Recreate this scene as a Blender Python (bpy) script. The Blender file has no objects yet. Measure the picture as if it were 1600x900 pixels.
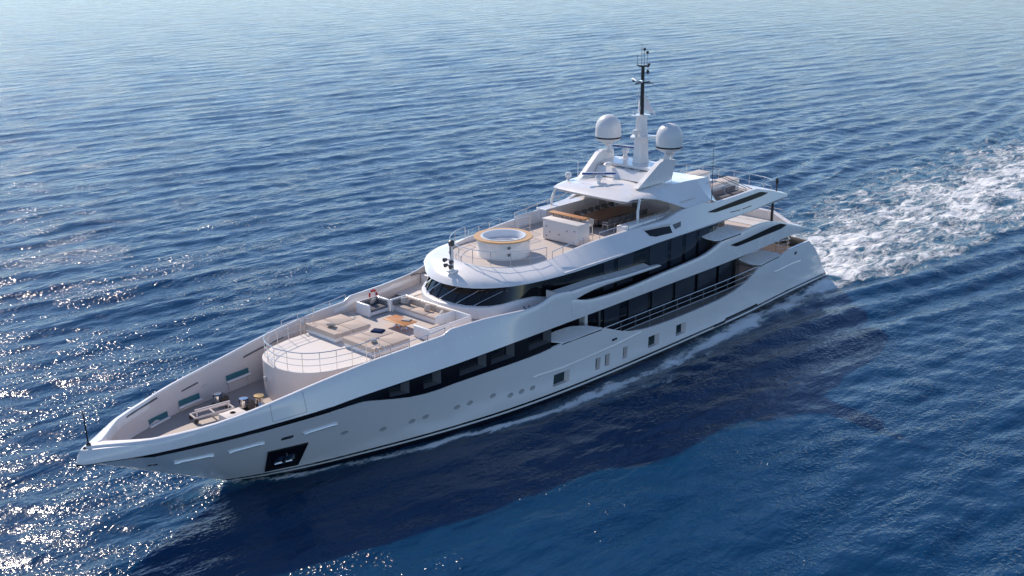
import bpy, math, random
import numpy as np
from mathutils import Vector, Matrix
random.seed(7)
R = math.radians
S = bpy.context.scene
COL = S.collection

# ---------------------------------------------------------------- camera
CP = Vector((85.403, 50.665, 29.419))
yaw, pit, rol, FPX = R(-136.1074), R(-17.8523), R(-0.4362), 1838.54
fw = Vector((math.cos(pit)*math.cos(yaw), math.cos(pit)*math.sin(yaw), math.sin(pit)))
rt = Vector((math.sin(yaw), -math.cos(yaw), 0)); up = rt.cross(fw)
r2 = rt*math.cos(rol) + up*math.sin(rol); u2 = -rt*math.sin(rol) + up*math.cos(rol)
cd = bpy.data.cameras.new('camera'); cam = bpy.data.objects.new('camera', cd); COL.objects.link(cam)
cam.matrix_world = Matrix(((r2.x, u2.x, -fw.x, CP.x), (r2.y, u2.y, -fw.y, CP.y), (r2.z, u2.z, -fw.z, CP.z), (0, 0, 0, 1)))
cd.sensor_width = 36; cd.lens = FPX/1600*36; cd.clip_start = .5; cd.clip_end = 20000
S.camera = cam
# ---------------------------------------------------------------- light
SUN_AZ, SUN_EL = R(-103), R(38)
w = bpy.data.worlds.new('World'); S.world = w; w.use_nodes = True
nt = w.node_tree; bg = nt.nodes['Background']
sky = nt.nodes.new('ShaderNodeTexSky'); sky.sky_type = 'NISHITA'; sky.sun_disc = False
sky.sun_elevation = SUN_EL; sky.sun_rotation = R(90) - SUN_AZ
sky.air_density = .8; sky.dust_density = 0.0; sky.ozone_density = 2.6
nt.links.new(sky.outputs[0], bg.inputs[0]); bg.inputs[1].default_value = .15
sd = bpy.data.lights.new('sun', 'SUN'); sd.energy = 4.0; sd.angle = R(.53); sd.color = (1, .875, .75)
sun = bpy.data.objects.new('sun', sd); COL.objects.link(sun)
sv = Vector((math.cos(SUN_EL)*math.cos(SUN_AZ), math.cos(SUN_EL)*math.sin(SUN_AZ), math.sin(SUN_EL)))
sun.rotation_euler = (-sv).to_track_quat('-Z', 'Y').to_euler(); sun.location = (0, -60, 60)
S.view_settings.view_transform = 'Standard'; S.view_settings.look = 'None'
S.view_settings.gamma = 1; S.view_settings.use_curve_mapping = False
S.view_settings.exposure = 0.17
S.render.engine = 'CYCLES'
S.cycles.max_bounces = 6; S.cycles.use_denoising = True; S.cycles.sample_clamp_indirect = 6

# ---------------------------------------------------------------- materials
def mat(name, col, rough=.5, metal=0, coat=0, spec=.5, noise=None, bump=None):
    m = bpy.data.materials.new(name); m.use_nodes = True; n = m.node_tree.nodes; L = m.node_tree.links
    b = n['Principled BSDF']
    b.inputs['Base Color'].default_value = (*col, 1); b.inputs['Roughness'].default_value = rough
    b.inputs['Metallic'].default_value = metal; b.inputs['Coat Weight'].default_value = coat
    b.inputs['Coat Roughness'].default_value = .06
    b.inputs['Specular IOR Level'].default_value = spec
    tc = n.new('ShaderNodeTexCoord')
    if noise:   # (scale, amount, stretch)
        sc, am, st = noise
        mp = n.new('ShaderNodeMapping'); mp.inputs['Scale'].default_value = st; L.new(tc.outputs['Object'], mp.inputs[0])
        t = n.new('ShaderNodeTexNoise'); t.inputs['Scale'].default_value = sc; t.inputs['Detail'].default_value = 5
        L.new(mp.outputs[0], t.inputs[0])
        mx = n.new('ShaderNodeMix'); mx.data_type = 'RGBA'
        mx.inputs[6].default_value = (*[c*(1-am) for c in col], 1); mx.inputs[7].default_value = (*[min(1, c*(1+am)) for c in col], 1)
        L.new(t.outputs[0], mx.inputs[0]); L.new(mx.outputs[2], b.inputs['Base Color'])
        rr = n.new('ShaderNodeMapRange'); rr.inputs[3].default_value = max(.02, rough-.06); rr.inputs[4].default_value = rough+.08
        L.new(t.outputs[0], rr.inputs[0]); L.new(rr.outputs[0], b.inputs['Roughness'])
    if bump:
        sc, st = bump
        t = n.new('ShaderNodeTexNoise'); t.inputs['Scale'].default_value = sc; t.inputs['Detail'].default_value = 3
        L.new(tc.outputs['Object'], t.inputs[0])
        bp = n.new('ShaderNodeBump'); bp.inputs['Strength'].default_value = st; bp.inputs['Distance'].default_value = .02
        L.new(t.outputs[0], bp.inputs['Height']); L.new(bp.outputs[0], b.inputs['Normal'])
    return m
M = {}
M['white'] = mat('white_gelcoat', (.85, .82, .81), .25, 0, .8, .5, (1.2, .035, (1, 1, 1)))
M['deckwhite'] = mat('nonskid_white', (.76, .70, .66), .62, 0, 0, .3, (3, .05, (1, 1, 1)))
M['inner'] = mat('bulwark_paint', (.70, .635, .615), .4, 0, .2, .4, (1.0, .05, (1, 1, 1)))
M['black'] = mat('black_trim', (.008, .008, .011), .22, 0, 0, .4)
M['glass'] = mat('black_glass', (.006, .007, .011), .05, 0, 0, .5)
M['pane'] = mat('smoked_pane', (.028, .034, .048), .12, 0, 0, .5)
M['reveal'] = mat('grey_reveal', (.13, .13, .14), .4)
M['slot'] = mat('dark_slot', (.006, .006, .008), .35, 0, 0, .15)
M['port'] = mat('porthole_shade', (.42, .42, .43), .35)  # grey puts the shade of white recessed dimples into the colour
M['navypane'] = mat('green_porthole_glass', (.012, .03, .035), .06)
M['steel'] = mat('stainless', (.72, .70, .68), .22, 1)
M['dsteel'] = mat('dark_steel', (.12, .12, .13), .35, .8)
M['darkmast'] = mat('black_mast_paint', (.012, .014, .018), .35)
M['dome'] = mat('dome_white', (.74, .735, .74), .38, 0, .2)
M['taupe'] = mat('taupe_cushion', (.58, .475, .405), .85, 0, 0, .2, (8, .07, (1, 1, 1)), (60, .25))
M['grey'] = mat('grey_upholstery', (.19, .18, .19), .85, 0, 0, .2, (8, .1, (1, 1, 1)), (60, .25))
M['pillow'] = mat('pale_pillow', (.52, .48, .45), .9, 0, 0, .2, None, (40, .3))
M['towel'] = mat('navy_towel', (.015, .03, .09), .9, 0, 0, .1)
M['bluebar'] = mat('radar_blue', (.01, .07, .30), .35)
M['red'] = mat('lifebuoy_red', (.55, .03, .02), .5)
M['strip'] = mat('lit_slot_white', (.92, .92, .92), .3, .6)  # bright tone painted for sunlit rollers in the hull slots
M['chrome'] = mat('chrome', (.8, .8, .8), .1, 1)
M['brass'] = mat('brass', (.5, .36, .18), .3, 1)
M['pinkdeck'] = mat('aft_deck', (.62, .54, .50), .6, noise=(4, .06, (1, 1, 1)))
M['flag'] = mat('pennant_cloth', (.85, .80, .80), .8)
M['rope'] = mat('hardware_dark', (.05, .045, .045), .6)
M['aqua'] = mat('tub_acrylic', (.78, .78, .80), .2, 0, .5)
M['fabric_dark'] = mat('chair_fabric', (.16, .14, .13), .8)
def planked(name, col, gap, width, rough=.55, axis=1):
    m = mat(name, col, rough, noise=(2.5, .12, (.25, 3, 3)))
    n = m.node_tree.nodes; L = m.node_tree.links; b = n['Principled BSDF']
    src = b.inputs['Base Color'].links[0].from_socket
    tc = n.new('ShaderNodeTexCoord'); sx = n.new('ShaderNodeSeparateXYZ'); L.new(tc.outputs['Object'], sx.inputs[0])
    md = n.new('ShaderNodeMath'); md.operation = 'PINGPONG'; md.inputs[1].default_value = width/2; L.new(sx.outputs[axis], md.inputs[0])
    lt = n.new('ShaderNodeMath'); lt.operation = 'LESS_THAN'; lt.inputs[1].default_value = width*.045; L.new(md.outputs[0], lt.inputs[0])
    mx = n.new('ShaderNodeMix'); mx.data_type = 'RGBA'; L.new(lt.outputs[0], mx.inputs[0]); L.new(src, mx.inputs[6])
    mx.inputs[7].default_value = (*gap, 1); L.new(mx.outputs[2], b.inputs['Base Color'])
    return m
M['teakdeck'] = planked('teak_deck', (.43, .36, .325), (.10, .08, .07), .14)
M['paleteak'] = planked('pale_teak_deck', (.60, .52, .47), (.30, .26, .24), .14)
M['teak'] = planked('varnished_teak', (.62, .26, .07), (.36, .13, .03), .2, .35)
M['goldteak'] = planked('golden_teak', (.70, .40, .15), (.45, .22, .08), .2, .35)
M['walnut'] = planked('walnut_top', (.24, .10, .055), (.12, .05, .025), .3, .3)
# hull paint: white with boot stripes and antifouling by height
hm = mat('hull_paint', (.87, .85, .84), .16, 0, 1, .5, (.8, .03, (1, 1, 1))); hm.node_tree.nodes['Principled BSDF'].inputs['Coat IOR'].default_value = 1.75; hm.node_tree.nodes['Principled BSDF'].inputs['Coat Roughness'].default_value = .03; M['hull'] = hm
n = hm.node_tree.nodes; L = hm.node_tree.links; b = n['Principled BSDF']
src = b.inputs['Base Color'].links[0].from_socket
tc = n.new('ShaderNodeTexCoord'); sx = n.new('ShaderNodeSeparateXYZ'); L.new(tc.outputs['Object'], sx.inputs[0])
cr = n.new('ShaderNodeValToRGB'); cr.color_ramp.interpolation = 'CONSTANT'; L.new(sx.outputs[2], cr.inputs[0])
e = cr.color_ramp.elements; e[0].position = 0; e[0].color = (0, 0, 0, 1); e[1].position = .27; e[1].color = (1, 1, 1, 1)
a = e.new(.40); a.color = (0, 0, 0, 1); a = e.new(.54); a.color = (1, 1, 1, 1)
mx = n.new('ShaderNodeMix'); mx.data_type = 'RGBA'; L.new(cr.outputs[0], mx.inputs[0])
mx.inputs[6].default_value = (.008, .01, .016, 1); L.new(src, mx.inputs[7]); L.new(mx.outputs[2], b.inputs['Base Color'])

# ---------------------------------------------------------------- mesh helpers
class MB:
    def __init__(s): s.v = []; s.f = []
    def add(s, vs, fs):
        o = len(s.v); s.v += [tuple(map(float, q)) for q in vs]; s.f += [tuple(o+i for i in f) for f in fs]; return s
    def grid(s, P, cu=False, cv=False):
        nu, nv = len(P), len(P[0]); vs = [q for r in P for q in r]; fs = []
        for i in range(nu if cu else nu-1):
            for j in range(nv if cv else nv-1):
                a, b_, c, d = i*nv+j, ((i+1) % nu)*nv+j, ((i+1) % nu)*nv+(j+1) % nv, i*nv+(j+1) % nv
                fs.append((a, b_, c, d))
        return s.add(vs, fs)
    def box(s, x0, x1, y0, y1, z0, z1, bev=0):
        if bev <= 0:
            vs = [(x, y, z) for x in (x0, x1) for y in (y0, y1) for z in (z0, z1)]
            return s.add(vs, [(0, 1, 3, 2), (4, 6, 7, 5), (0, 4, 5, 1), (2, 3, 7, 6), (0, 2, 6, 4), (1, 5, 7, 3)])
        c = Vector(((x0+x1)/2, (y0+y1)/2, (z0+z1)/2)); h = [(x1-x0)/2, (y1-y0)/2, (z1-z0)/2]
        pts = rr_poly(h[0], h[1], bev)
        lev = [(-h[2], bev*.6), (-h[2]+bev*.6, 0), (h[2]-bev, 0), (h[2]-bev*.35, bev*.35), (h[2], bev)]
        P = [[(c.x+px*(1-i/h[0]), c.y+py*(1-i/h[1]), c.z+z) for px, py in pts] for z, i in lev]
        s.grid(P, cv=True); nn = len(pts)
        s.add(P[0], [tuple(range(nn))[::-1]]); s.add(P[-1], [tuple(range(nn))]); return s
    def tube(s, pts, r, n_=6, closed=False):
        pts = [Vector(q) for q in pts]; P = []
        N = len(pts)
        for i, q in enumerate(pts):
            a = pts[i-1] if (i > 0 or closed) else pts[i]; b_ = pts[(i+1) % N] if (i < N-1 or closed) else pts[i]
            t = (b_-a).normalized(); ref = Vector((0, 0, 1)) if abs(t.z) < .9 else Vector((1, 0, 0))
            u = t.cross(ref).normalized(); v = t.cross(u)
            rr = r[i] if isinstance(r, (list, tuple)) else r
            P.append([q+u*rr*math.cos(2*math.pi*k/n_)+v*rr*math.sin(2*math.pi*k/n_) for k in range(n_)])
        s.grid(P, cu=closed, cv=True)
        if not closed:
            s.add(P[0], [tuple(range(n_))]); s.add(P[-1], [tuple(range(n_))[::-1]])
        return s
    def lathe(s, prof, cx, cy, cz, n_=32, sx=1, sy=1, cap=True):
        P = [[(cx+r*sx*math.cos(2*math.pi*k/n_), cy+r*sy*math.sin(2*math.pi*k/n_), cz+z) for k in range(n_)] for r, z in prof]
        s.grid(P, cv=True)
        if not cap: return s
        if prof[0][0] > 1e-4: s.add(P[0], [tuple(range(n_))[::-1]])
        if prof[-1][0] > 1e-4: s.add(P[-1], [tuple(range(n_))])
        return s
    def prism(s, poly, z0, z1):
        nn = len(poly); zz0 = z0 if callable(z0) else (lambda x, y: z0); zz1 = z1 if callable(z1) else (lambda x, y: z1)
        A = [(x, y, zz0(x, y)) for x, y in poly]; B = [(x, y, zz1(x, y)) for x, y in poly]
        s.add(A, [tuple(range(nn))[::-1]]); s.add(B, [tuple(range(nn))])
        return s.add(A+B, [(i, (i+1) % nn, nn+(i+1) % nn, nn+i) for i in range(nn)])
    def slab(s, P3, off):       # polygon of 3D points thickened by a vector
        nn = len(P3); A = [Vector(p) for p in P3]; B = [p+Vector(off) for p in A]
        s.add(A, [tuple(range(nn))]); s.add(B, [tuple(range(nn))[::-1]])
        return s.add(A+B, [(i, (i+1) % nn, nn+(i+1) % nn, nn+i) for i in range(nn)])
    def mirror(s):
        o = len(s.v); nf = list(s.f); s.v += [(x, -y, z) for x, y, z in s.v]; s.f += [tuple(o+i for i in f)[::-1] for f in nf]; return s
    def flip(s):
        t = MB(); t.v = [(x, -y, z) for x, y, z in s.v]; t.f = [f[::-1] for f in s.f]; return t
    def build(s, name, m, parent=None, smooth=True, ang=35, merge=True, loc=None):
        me = bpy.data.meshes.new(name)
        vs = s.v if loc is None else [(x-loc[0], y-loc[1], z-loc[2]) for x, y, z in s.v]
        me.from_pydata(vs, [], s.f)
        if merge:
            import bmesh
            bm = bmesh.new(); bm.from_mesh(me); bmesh.ops.remove_doubles(bm, verts=bm.verts, dist=.0008)
            bmesh.ops.recalc_face_normals(bm, faces=bm.faces); bm.to_mesh(me); bm.free()
        if smooth:
            me.polygons.foreach_set('use_smooth', [True]*len(me.polygons)); me.set_sharp_from_angle(angle=R(ang))
        me.materials.append(m if isinstance(m, bpy.types.Material) else M[m])
        o = bpy.data.objects.new(name, me); COL.objects.link(o)
        if loc is not None: o.location = loc
        if parent is not None:
            o.parent = parent
            o.matrix_parent_inverse = Matrix.Translation(parent.location).inverted() if parent.type == 'EMPTY' or parent.location.length else Matrix()
        return o
def rr_poly(hx, hy, r, k=4):
    out = []
    for cx, cy, a0 in ((hx-r, hy-r, 0), (-hx+r, hy-r, 90), (-hx+r, -hy+r, 180), (hx-r, -hy+r, 270)):
        for i in range(k+1):
            a = R(a0+90*i/k); out.append((cx+r*math.cos(a), cy+r*math.sin(a)))
    return out
def pchip(T):
    T = sorted(T); x = np.array([t[0] for t in T], float); y = np.array([t[1] for t in T], float)
    h = np.diff(x); d = np.diff(y)/h; m = np.zeros(len(x)); m[0] = d[0]; m[-1] = d[-1]
    for i in range(1, len(x)-1):
        if d[i-1]*d[i] > 0:
            w1, w2 = 2*h[i]+h[i-1], h[i]+2*h[i-1]; m[i] = (w1+w2)/(w1/d[i-1]+w2/d[i])
    def f(q):
        q = min(max(q, x[0]), x[-1]); i = min(max(int(np.searchsorted(x, q))-1, 0), len(h)-1); t = (q-x[i])/h[i]
        return float((2*t**3-3*t**2+1)*y[i]+(t**3-2*t**2+t)*h[i]*m[i]+(-2*t**3+3*t**2)*y[i+1]+(t**3-t**2)*h[i]*m[i+1])
    return f
def lin(T):
    T = sorted(T); xs = [t[0] for t in T]; ys = [t[1] for t in T]
    return lambda q: float(np.interp(q, xs, ys))
def thing(name, label, cat, loc=(0, 0, 0), group=None, rz=0):
    o = bpy.data.objects.new(name, None); COL.objects.link(o); o.location = loc; o.rotation_euler = (0, 0, rz)
    o.empty_display_size = .3
    o['label'] = label; o['category'] = cat
    if group: o['group'] = group
    return o
def tag(o, label, cat, group=None):
    o['label'] = label; o['category'] = cat
    if group: o['group'] = group
    return o
def local_part(mb, name, m, parent, **k):      # mesh given in the parent's own coordinates
    o = mb.build(name, m, None, **k); o.parent = parent; return o
def dup(root, loc, rz, label=None, group=None):
    r = root.copy(); COL.objects.link(r); r.location = loc; r.rotation_euler = (0, 0, rz)
    if label: r['label'] = label
    if group: r['group'] = group
    for ch in list(root.children):
        c = ch.copy(); COL.objects.link(c); c.parent = r
        for g in ch.children:
            d = g.copy(); COL.objects.link(d); d.parent = c
    return r

# ================================================================ THE YACHT
Y = thing('motor_yacht', 'long white three-deck motor yacht under way on a blue sea', 'yacht')
BOWX = [63, 62.97, 62.9, 62.8, 62.6, 62.3, 62, 61.5, 61, 60.5, 60, 59, 58, 57, 56, 55, 54]
YT = pchip([(-2, 4.8), (0, 4.85), (4, 4.95), (10, 5.3), (18, 5.55), (35.5, 5.55), (37, 5.4), (38.5, 5.08), (40, 4.82), (43, 4.6), (46, 4.41), (48, 4.19), (50, 3.97), (52, 3.72), (54, 3.5), (56, 3.22), (58, 2.71), (60, 1.99), (61, 1.41), (62, .77), (62.6, .46), (62.9, .2), (63, 0)])
YK = pchip([(-2, 4.8), (0, 4.85), (4, 4.95), (10, 5.3), (18, 5.55), (37, 5.55), (42, 5.35), (46, 4.95), (50, 4.4), (54, 3.7), (56, 3.3), (58, 2.71), (60, 1.99), (61, 1.41), (62, .77), (62.6, .46), (62.9, .2), (63, 0)])
YW = pchip([(-2, 4.7), (5, 4.85), (15, 5.35), (26, 5.40), (31, 5.32), (34.5, 5.15), (38, 4.8), (41.3, 4.25), (44.5, 3.55), (48, 2.6), (50.3, 1.9), (52.7, .93), (53.8, .4), (54.25, .18), (54.4, 0)])
GX = lambda X: max(0, (X-38)/25)**2
def hullP(X, z):
    w_ = min(1, z/4.3); x = X-8.6*(1-w_)*GX(X)
    if X < 8:      # transom rake
        xt = XTR(z); x = xt+(X)*(8-xt)/8
    xw = X-8.6*GX(X); y = (1-w_)*YW(xw)+w_*YK(X)
    return (x, max(0, y), z)
XTR = lin([(-1, .1), (.55, .1), (1.2, .81), (2.04, 1.34), (3.09, 2.31), (3.86, 3.3), (4.3, 3.8)])
ZTOP = pchip([(3.0, 3.95), (5.42, 3.95), (8.35, 3.83), (11.2, 3.72), (11.94, 3.37), (13.1, 2.92), (14.1, 2.69), (15.24, 2.52), (17.2, 2.38), (21.1, 2.33), (24.1, 2.4), (26.2, 2.57), (27.93, 2.96), (28.94, 3.34), (30.2, 3.72), (34, 3.76), (36.3, 3.66), (38.5, 3.67), (42.5, 3.66), (44.5, 3.55), (46, 3.66), (47.7, 4.02), (49.2, 4.33), (51.6, 4.27), (54.3, 4.22), (56.8, 4.18), (59.8, 4.13), (63, 4.02)])
WIN = [(33.1, 34.55), (30.13, 30.62), (29.2, 29.68), (27.37, 27.84), (23.88, 25.12), (20.78, 21.95)]
xs = sorted(set([0, .4, .8, 1.5, 2.5, 3.5, 4.5, 5.5, 6.5, 8] + [9+i for i in range(0, 45)] + [11.2, 11.6, 12.4, 13.5, 28.5, 29.1, 29.6, 30.2, 47.3, 48.6] + [q for w_ in WIN for q in w_] + BOWX))
rows0 = [-1, -.4, .1, .5, .93, 1.34, 1.76, 2.2]
def col(X):
    c = [hullP(X, z) for z in rows0]; zt = ZTOP(X)
    if X < 4: zt = 3.95
    for k in (1/4, 1/2, 3/4, 1): c.append(hullP(X, 2.2+(zt-2.2)*k))
    return c
m_ = MB(); cols = [col(X) for X in xs]
# a soft rubbing strake on the topsides
def strake(c, X):
    out = []
    for (x, y, z) in c:
        out.append((x, y, z))
    return out
for sgn in (1, -1):
    for i in range(len(xs)-1):
        mid = (xs[i]+xs[i+1])/2
        for j in range(len(cols[0])-1):
            if j in (4, 5) and any(a < mid < b_ for a, b_ in WIN): continue
            q = [cols[i][j], cols[i+1][j], cols[i+1][j+1], cols[i][j+1]]
            m_.add([(x, y*sgn, z) for x, y, z in q], [(0, 1, 2, 3) if sgn > 0 else (3, 2, 1, 0)])
    # cap and inner skin of the bulwark
    for i in range(len(xs)-1):
        A, B = cols[i][-1], cols[i+1][-1]
        if xs[i] > 49: continue
        inn = lambda p: (p[0], max(0, p[1]-.16)*sgn, p[2]); dn = lambda p: (p[0], max(0, p[1]-.16)*sgn, max(2.15, p[2]-1.5))
        m_.add([(A[0], A[1]*sgn, A[2]), (B[0], B[1]*sgn, B[2]), inn(B), inn(A)], [(0, 1, 2, 3)])
        if xs[i] < 34: m_.add([inn(A), inn(B), dn(B), dn(A)], [(0, 1, 2, 3)])
# transom
tr = [cols[0][k] for k in range(len(cols[0]))]
for k in range(len(tr)-1):
    a, b_ = tr[k], tr[k+1]; P = []
    for p in (a, b_): P.append([(p[0]+(-.35*(1-(t/1.0)**2)), p[1]*t, p[2]) for t in (-1, -.8, -.5, 0, .5, .8, 1)])
    m_.grid(P)
hull = m_.build('hull', 'hull', Y, ang=28, merge=True)
# hull windows: recessed reveals + glass
def hull_inv(x, z):
    lo, hi = -2, 63
    for _ in range(50):
        md = (lo+hi)/2
        if hullP(md, z)[0] < x: lo = md
        else: hi = md
    return hullP((lo+hi)/2, z)
for a, b_ in WIN:
    for s_ in (1, -1):
        F = MB(); G = MB(); z0, z1 = .93, 1.76
        o = [hullP(a, z0), hullP(b_, z0), hullP(b_, z1), hullP(a, z1)]
        dx, dz = (.22 if b_-a > .8 else .10), .05
        i_ = [(a+dx, z0+dz), (b_-.03, z0+.03), (b_-.03, z1-.04), (a+dx, z1-.04)]
        O = [(x, y*s_, z) for x, y, z in o]; I = [(x, (hullP(x, z)[1]-.24)*s_, z) for x, z in i_]
        for k in range(4): F.add([O[k], O[(k+1) % 4], I[(k+1) % 4], I[k]], [(0, 1, 2, 3)])
        fo = F.build('window_frame', 'inner', Y, ang=20)
        G.add(I, [(0, 1, 2, 3)]); g = G.build('pane', 'navypane', None); g.parent = fo
# swim platform
MB().prism([(x, y) for x, y in [(.6, -4.75), (-.25, -4.5), (-.45, -3), (-.5, 0), (-.45, 3), (-.25, 4.5), (.6, 4.8)]], .3, .55).build('swim_platform', 'deckwhite', Y, ang=20)

# on-hull fittings
def on_hull(x, z, off=.0): p = hull_inv(x, z); return Vector((p[0], p[1]+off, p[2]))
def hull_frame(x, z):
    p = on_hull(x, z); u = (on_hull(x+.15, z)-on_hull(x-.15, z)).normalized(); v = (on_hull(x, z+.12)-on_hull(x, z-.12)).normalized()
    n_ = u.cross(v); n_ = n_ if n_.y > 0 else -n_; return p, u, v, n_.normalized()
def fit(mb_local, x, z):      # local coords (u, v, n) -> hull surface
    p, u, v, n_ = hull_frame(x, z); t = MB(); t.v = [tuple(p+u*a+v*b_+n_*c) for a, b_, c in mb_local.v]; t.f = mb_local.f; return t
def stadium(L_, h, c0, c1, k=6):
    pts = []
    for cx, a0 in ((L_/2-h/2, -90), (-L_/2+h/2, 90)):
        for i in range(k+1):
            a = R(a0+180*i/k); pts.append((cx+h/2*math.cos(a), h/2*math.sin(a)))
    return MB().prism(pts, c0, c1)
for x0, x1, z0, z1 in ((56.91, 58.71, 3.27, 3.23), (54.4, 56.18, 3.33, 3.22), (50.3, 52.23, 3.3, 3.22)):
    for s_ in (1, -1):
        seg = MB(); n_ = 10
        P = []
        for k in range(n_+1):
            t = k/n_; x = x0+(x1-x0)*t; z = z0+(z1-z0)*t; p, u, v, nn = hull_frame(x, z)
            hh = .1*math.sqrt(max(0.02, 1-(2*t-1)**8))
            P.append([tuple(p+v*(hh*math.cos(R(a)))+nn*(.0+.12*max(0, math.sin(R(a))))) for a in (180, 150, 110, 90, 70, 30, 0)])
        seg.grid(P)
        seg = seg if s_ > 0 else seg.flip()
        seg.build('lit_slot_strip', 'strip', Y)  # added bright strip stands in for a hull opening with sunlit rollers
for x, z in [(49.61, 2.39), (47.1, 1.84), (45.26, 1.82), (44.38, 1.86), (42.24, 1.87), (41.32, 1.88), (39.61, 1.86), (38.18, 1.47), (37.28, 1.46), (36.37, 1.43)]:
    for s_ in (1, -1):
        t = MB(); k = 18
        c0 = [(.2*math.cos(2*math.pi*i/k), .15*math.sin(2*math.pi*i/k)) for i in range(k)]
        P = [[(a*sc, b_*sc, h) for a, b_ in c0] for sc, h in ((1.12, .0), (1.08, .02), (1.0, .02), (.93, .006), (.6, .004))]
        t.grid(P, cv=True); t.add([(a*.6, b_*.6, .004) for a, b_ in c0], [tuple(range(k))])
        q = fit(t, x, z); q = q if s_ > 0 else q.flip(); q.build('porthole', 'port', Y, ang=60)
def anchor_pocket():
    pts = [(53.94, 2.48), (51.72, 2.41), (51.72, .78), (53.45, .78)]
    for s_ in (1, -1):
        B = MB(); P = [on_hull(x, z) for x, z in pts]; c = sum(P, Vector())/4
        _, u, v, nn = hull_frame(52.8, 1.6)
        A = [c+(p-c)*1.0+nn*.09 for p in P]; I = [c+(p-c)*.86+nn*.09 for p in P]; D = [c+(p-c)*.82+nn*.06 for p in P]
        B0 = [p-nn*.05 for p in P]
        for k in range(4):
            j = (k+1) % 4
            B.add([B0[k], B0[j], A[j], A[k]], [(0, 1, 2, 3)]); B.add([A[k], A[j], I[j], I[k]], [(0, 1, 2, 3)]); B.add([I[k], I[j], D[j], D[k]], [(0, 1, 2, 3)])
        B.add(D, [(0, 1, 2, 3)]); bb = B if s_ > 0 else B.flip(); o = bb.build('anchor_pocket', 'black', Y, ang=10)
        # anchor: shank and two flukes
        Fl = MB(); q = lambda a, b_, h: tuple(c+u*a+v*b_+nn*(h+.04))
        for d in (-1, 1):
            Fl.add([q(d*.10, .28, .06), q(d*.42, .34, .05), q(d*.62, -.26, .05), q(d*.12, -.32, .07), q(d*.27, .0, .17)], [(0, 1, 4), (1, 2, 4), (2, 3, 4), (3, 0, 4)])
        Fl.tube([q(0, .38, .08), q(0, -.30, .12)], [.05, .08], 8); Fl.tube([q(-.5, -.33, .07), q(.5, -.33, .07)], .05, 8)
        f2 = Fl if s_ > 0 else Fl.flip(); g = f2.build('anchor', 'steel', None, ang=20); g.parent = o
anchor_pocket()
for x, z, L_, h in ((53.12, 3.22, .68, .2), (59.58, 3.2, .5, .12), (28.83, 2.63, .5, .15), (5.54, 3.41, .36, .22)):
    for s_ in (1, -1):
        q = fit(stadium(L_, h, -.01, .035), x, z); q = q if s_ > 0 else q.flip(); o = q.build('fairlead', 'black', Y)
        t = MB()
        for d in ((-.2, 0, .2) if L_ > .6 else (0,)):
            sub = stadium(.15, h*.55, .035, .06); sub.v = [(a+d, b_, c) for a, b_, c in sub.v]; t.add(sub.v, sub.f)
        q = fit(t, x, z); q = q if s_ > 0 else q.flip(); g = q.build('roller', 'chrome', None); g.parent = o
# long moulded strake line along the topsides
for s_ in (1, -1):
    P = []
    for x, z in [(36.4, 2.1), (36.0, 2.14), (33.7, 2.04), (28.8, 2.17), (26, 2.36), (22, 2.3), (18, 2.12), (15, 2.2), (12, 2.4), (9, 2.62), (6, 2.6), (4.6, 2.52)]:
        if x > 22.5 or x < 9.5:
            p, u, v, nn = hull_frame(x, z); P.append([tuple(p-v*.10-nn*.005), tuple(p-v*.02+nn*.05), tuple(p+v*.03+nn*.045), tuple(p+v*.12-nn*.005)])
        else: P.append(None)
    for grp in (P[:5], P[-3:]):
        grp = [g for g in grp if g]; t = MB().grid(grp); t = t if s_ > 0 else t.flip(); t.build('moulded_strake', 'white', Y, ang=80)
# boot step near the stern
for s_ in (1, -1):
    P = []
    for x in (17.2, 16.5, 15.8, 15.7, 14, 12, 11.3):
        z = .42 if x > 15.75 else .62
        p, u, v, nn = hull_frame(x, z); P.append([tuple(p+v*.07), tuple(p+v*.05+nn*.05), tuple(p-v*.05+nn*.05), tuple(p-v*.07)])
    t = MB().grid(P); t = t if s_ > 0 else t.flip(); t.build('spray_rail', 'black', Y, ang=30)

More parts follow.
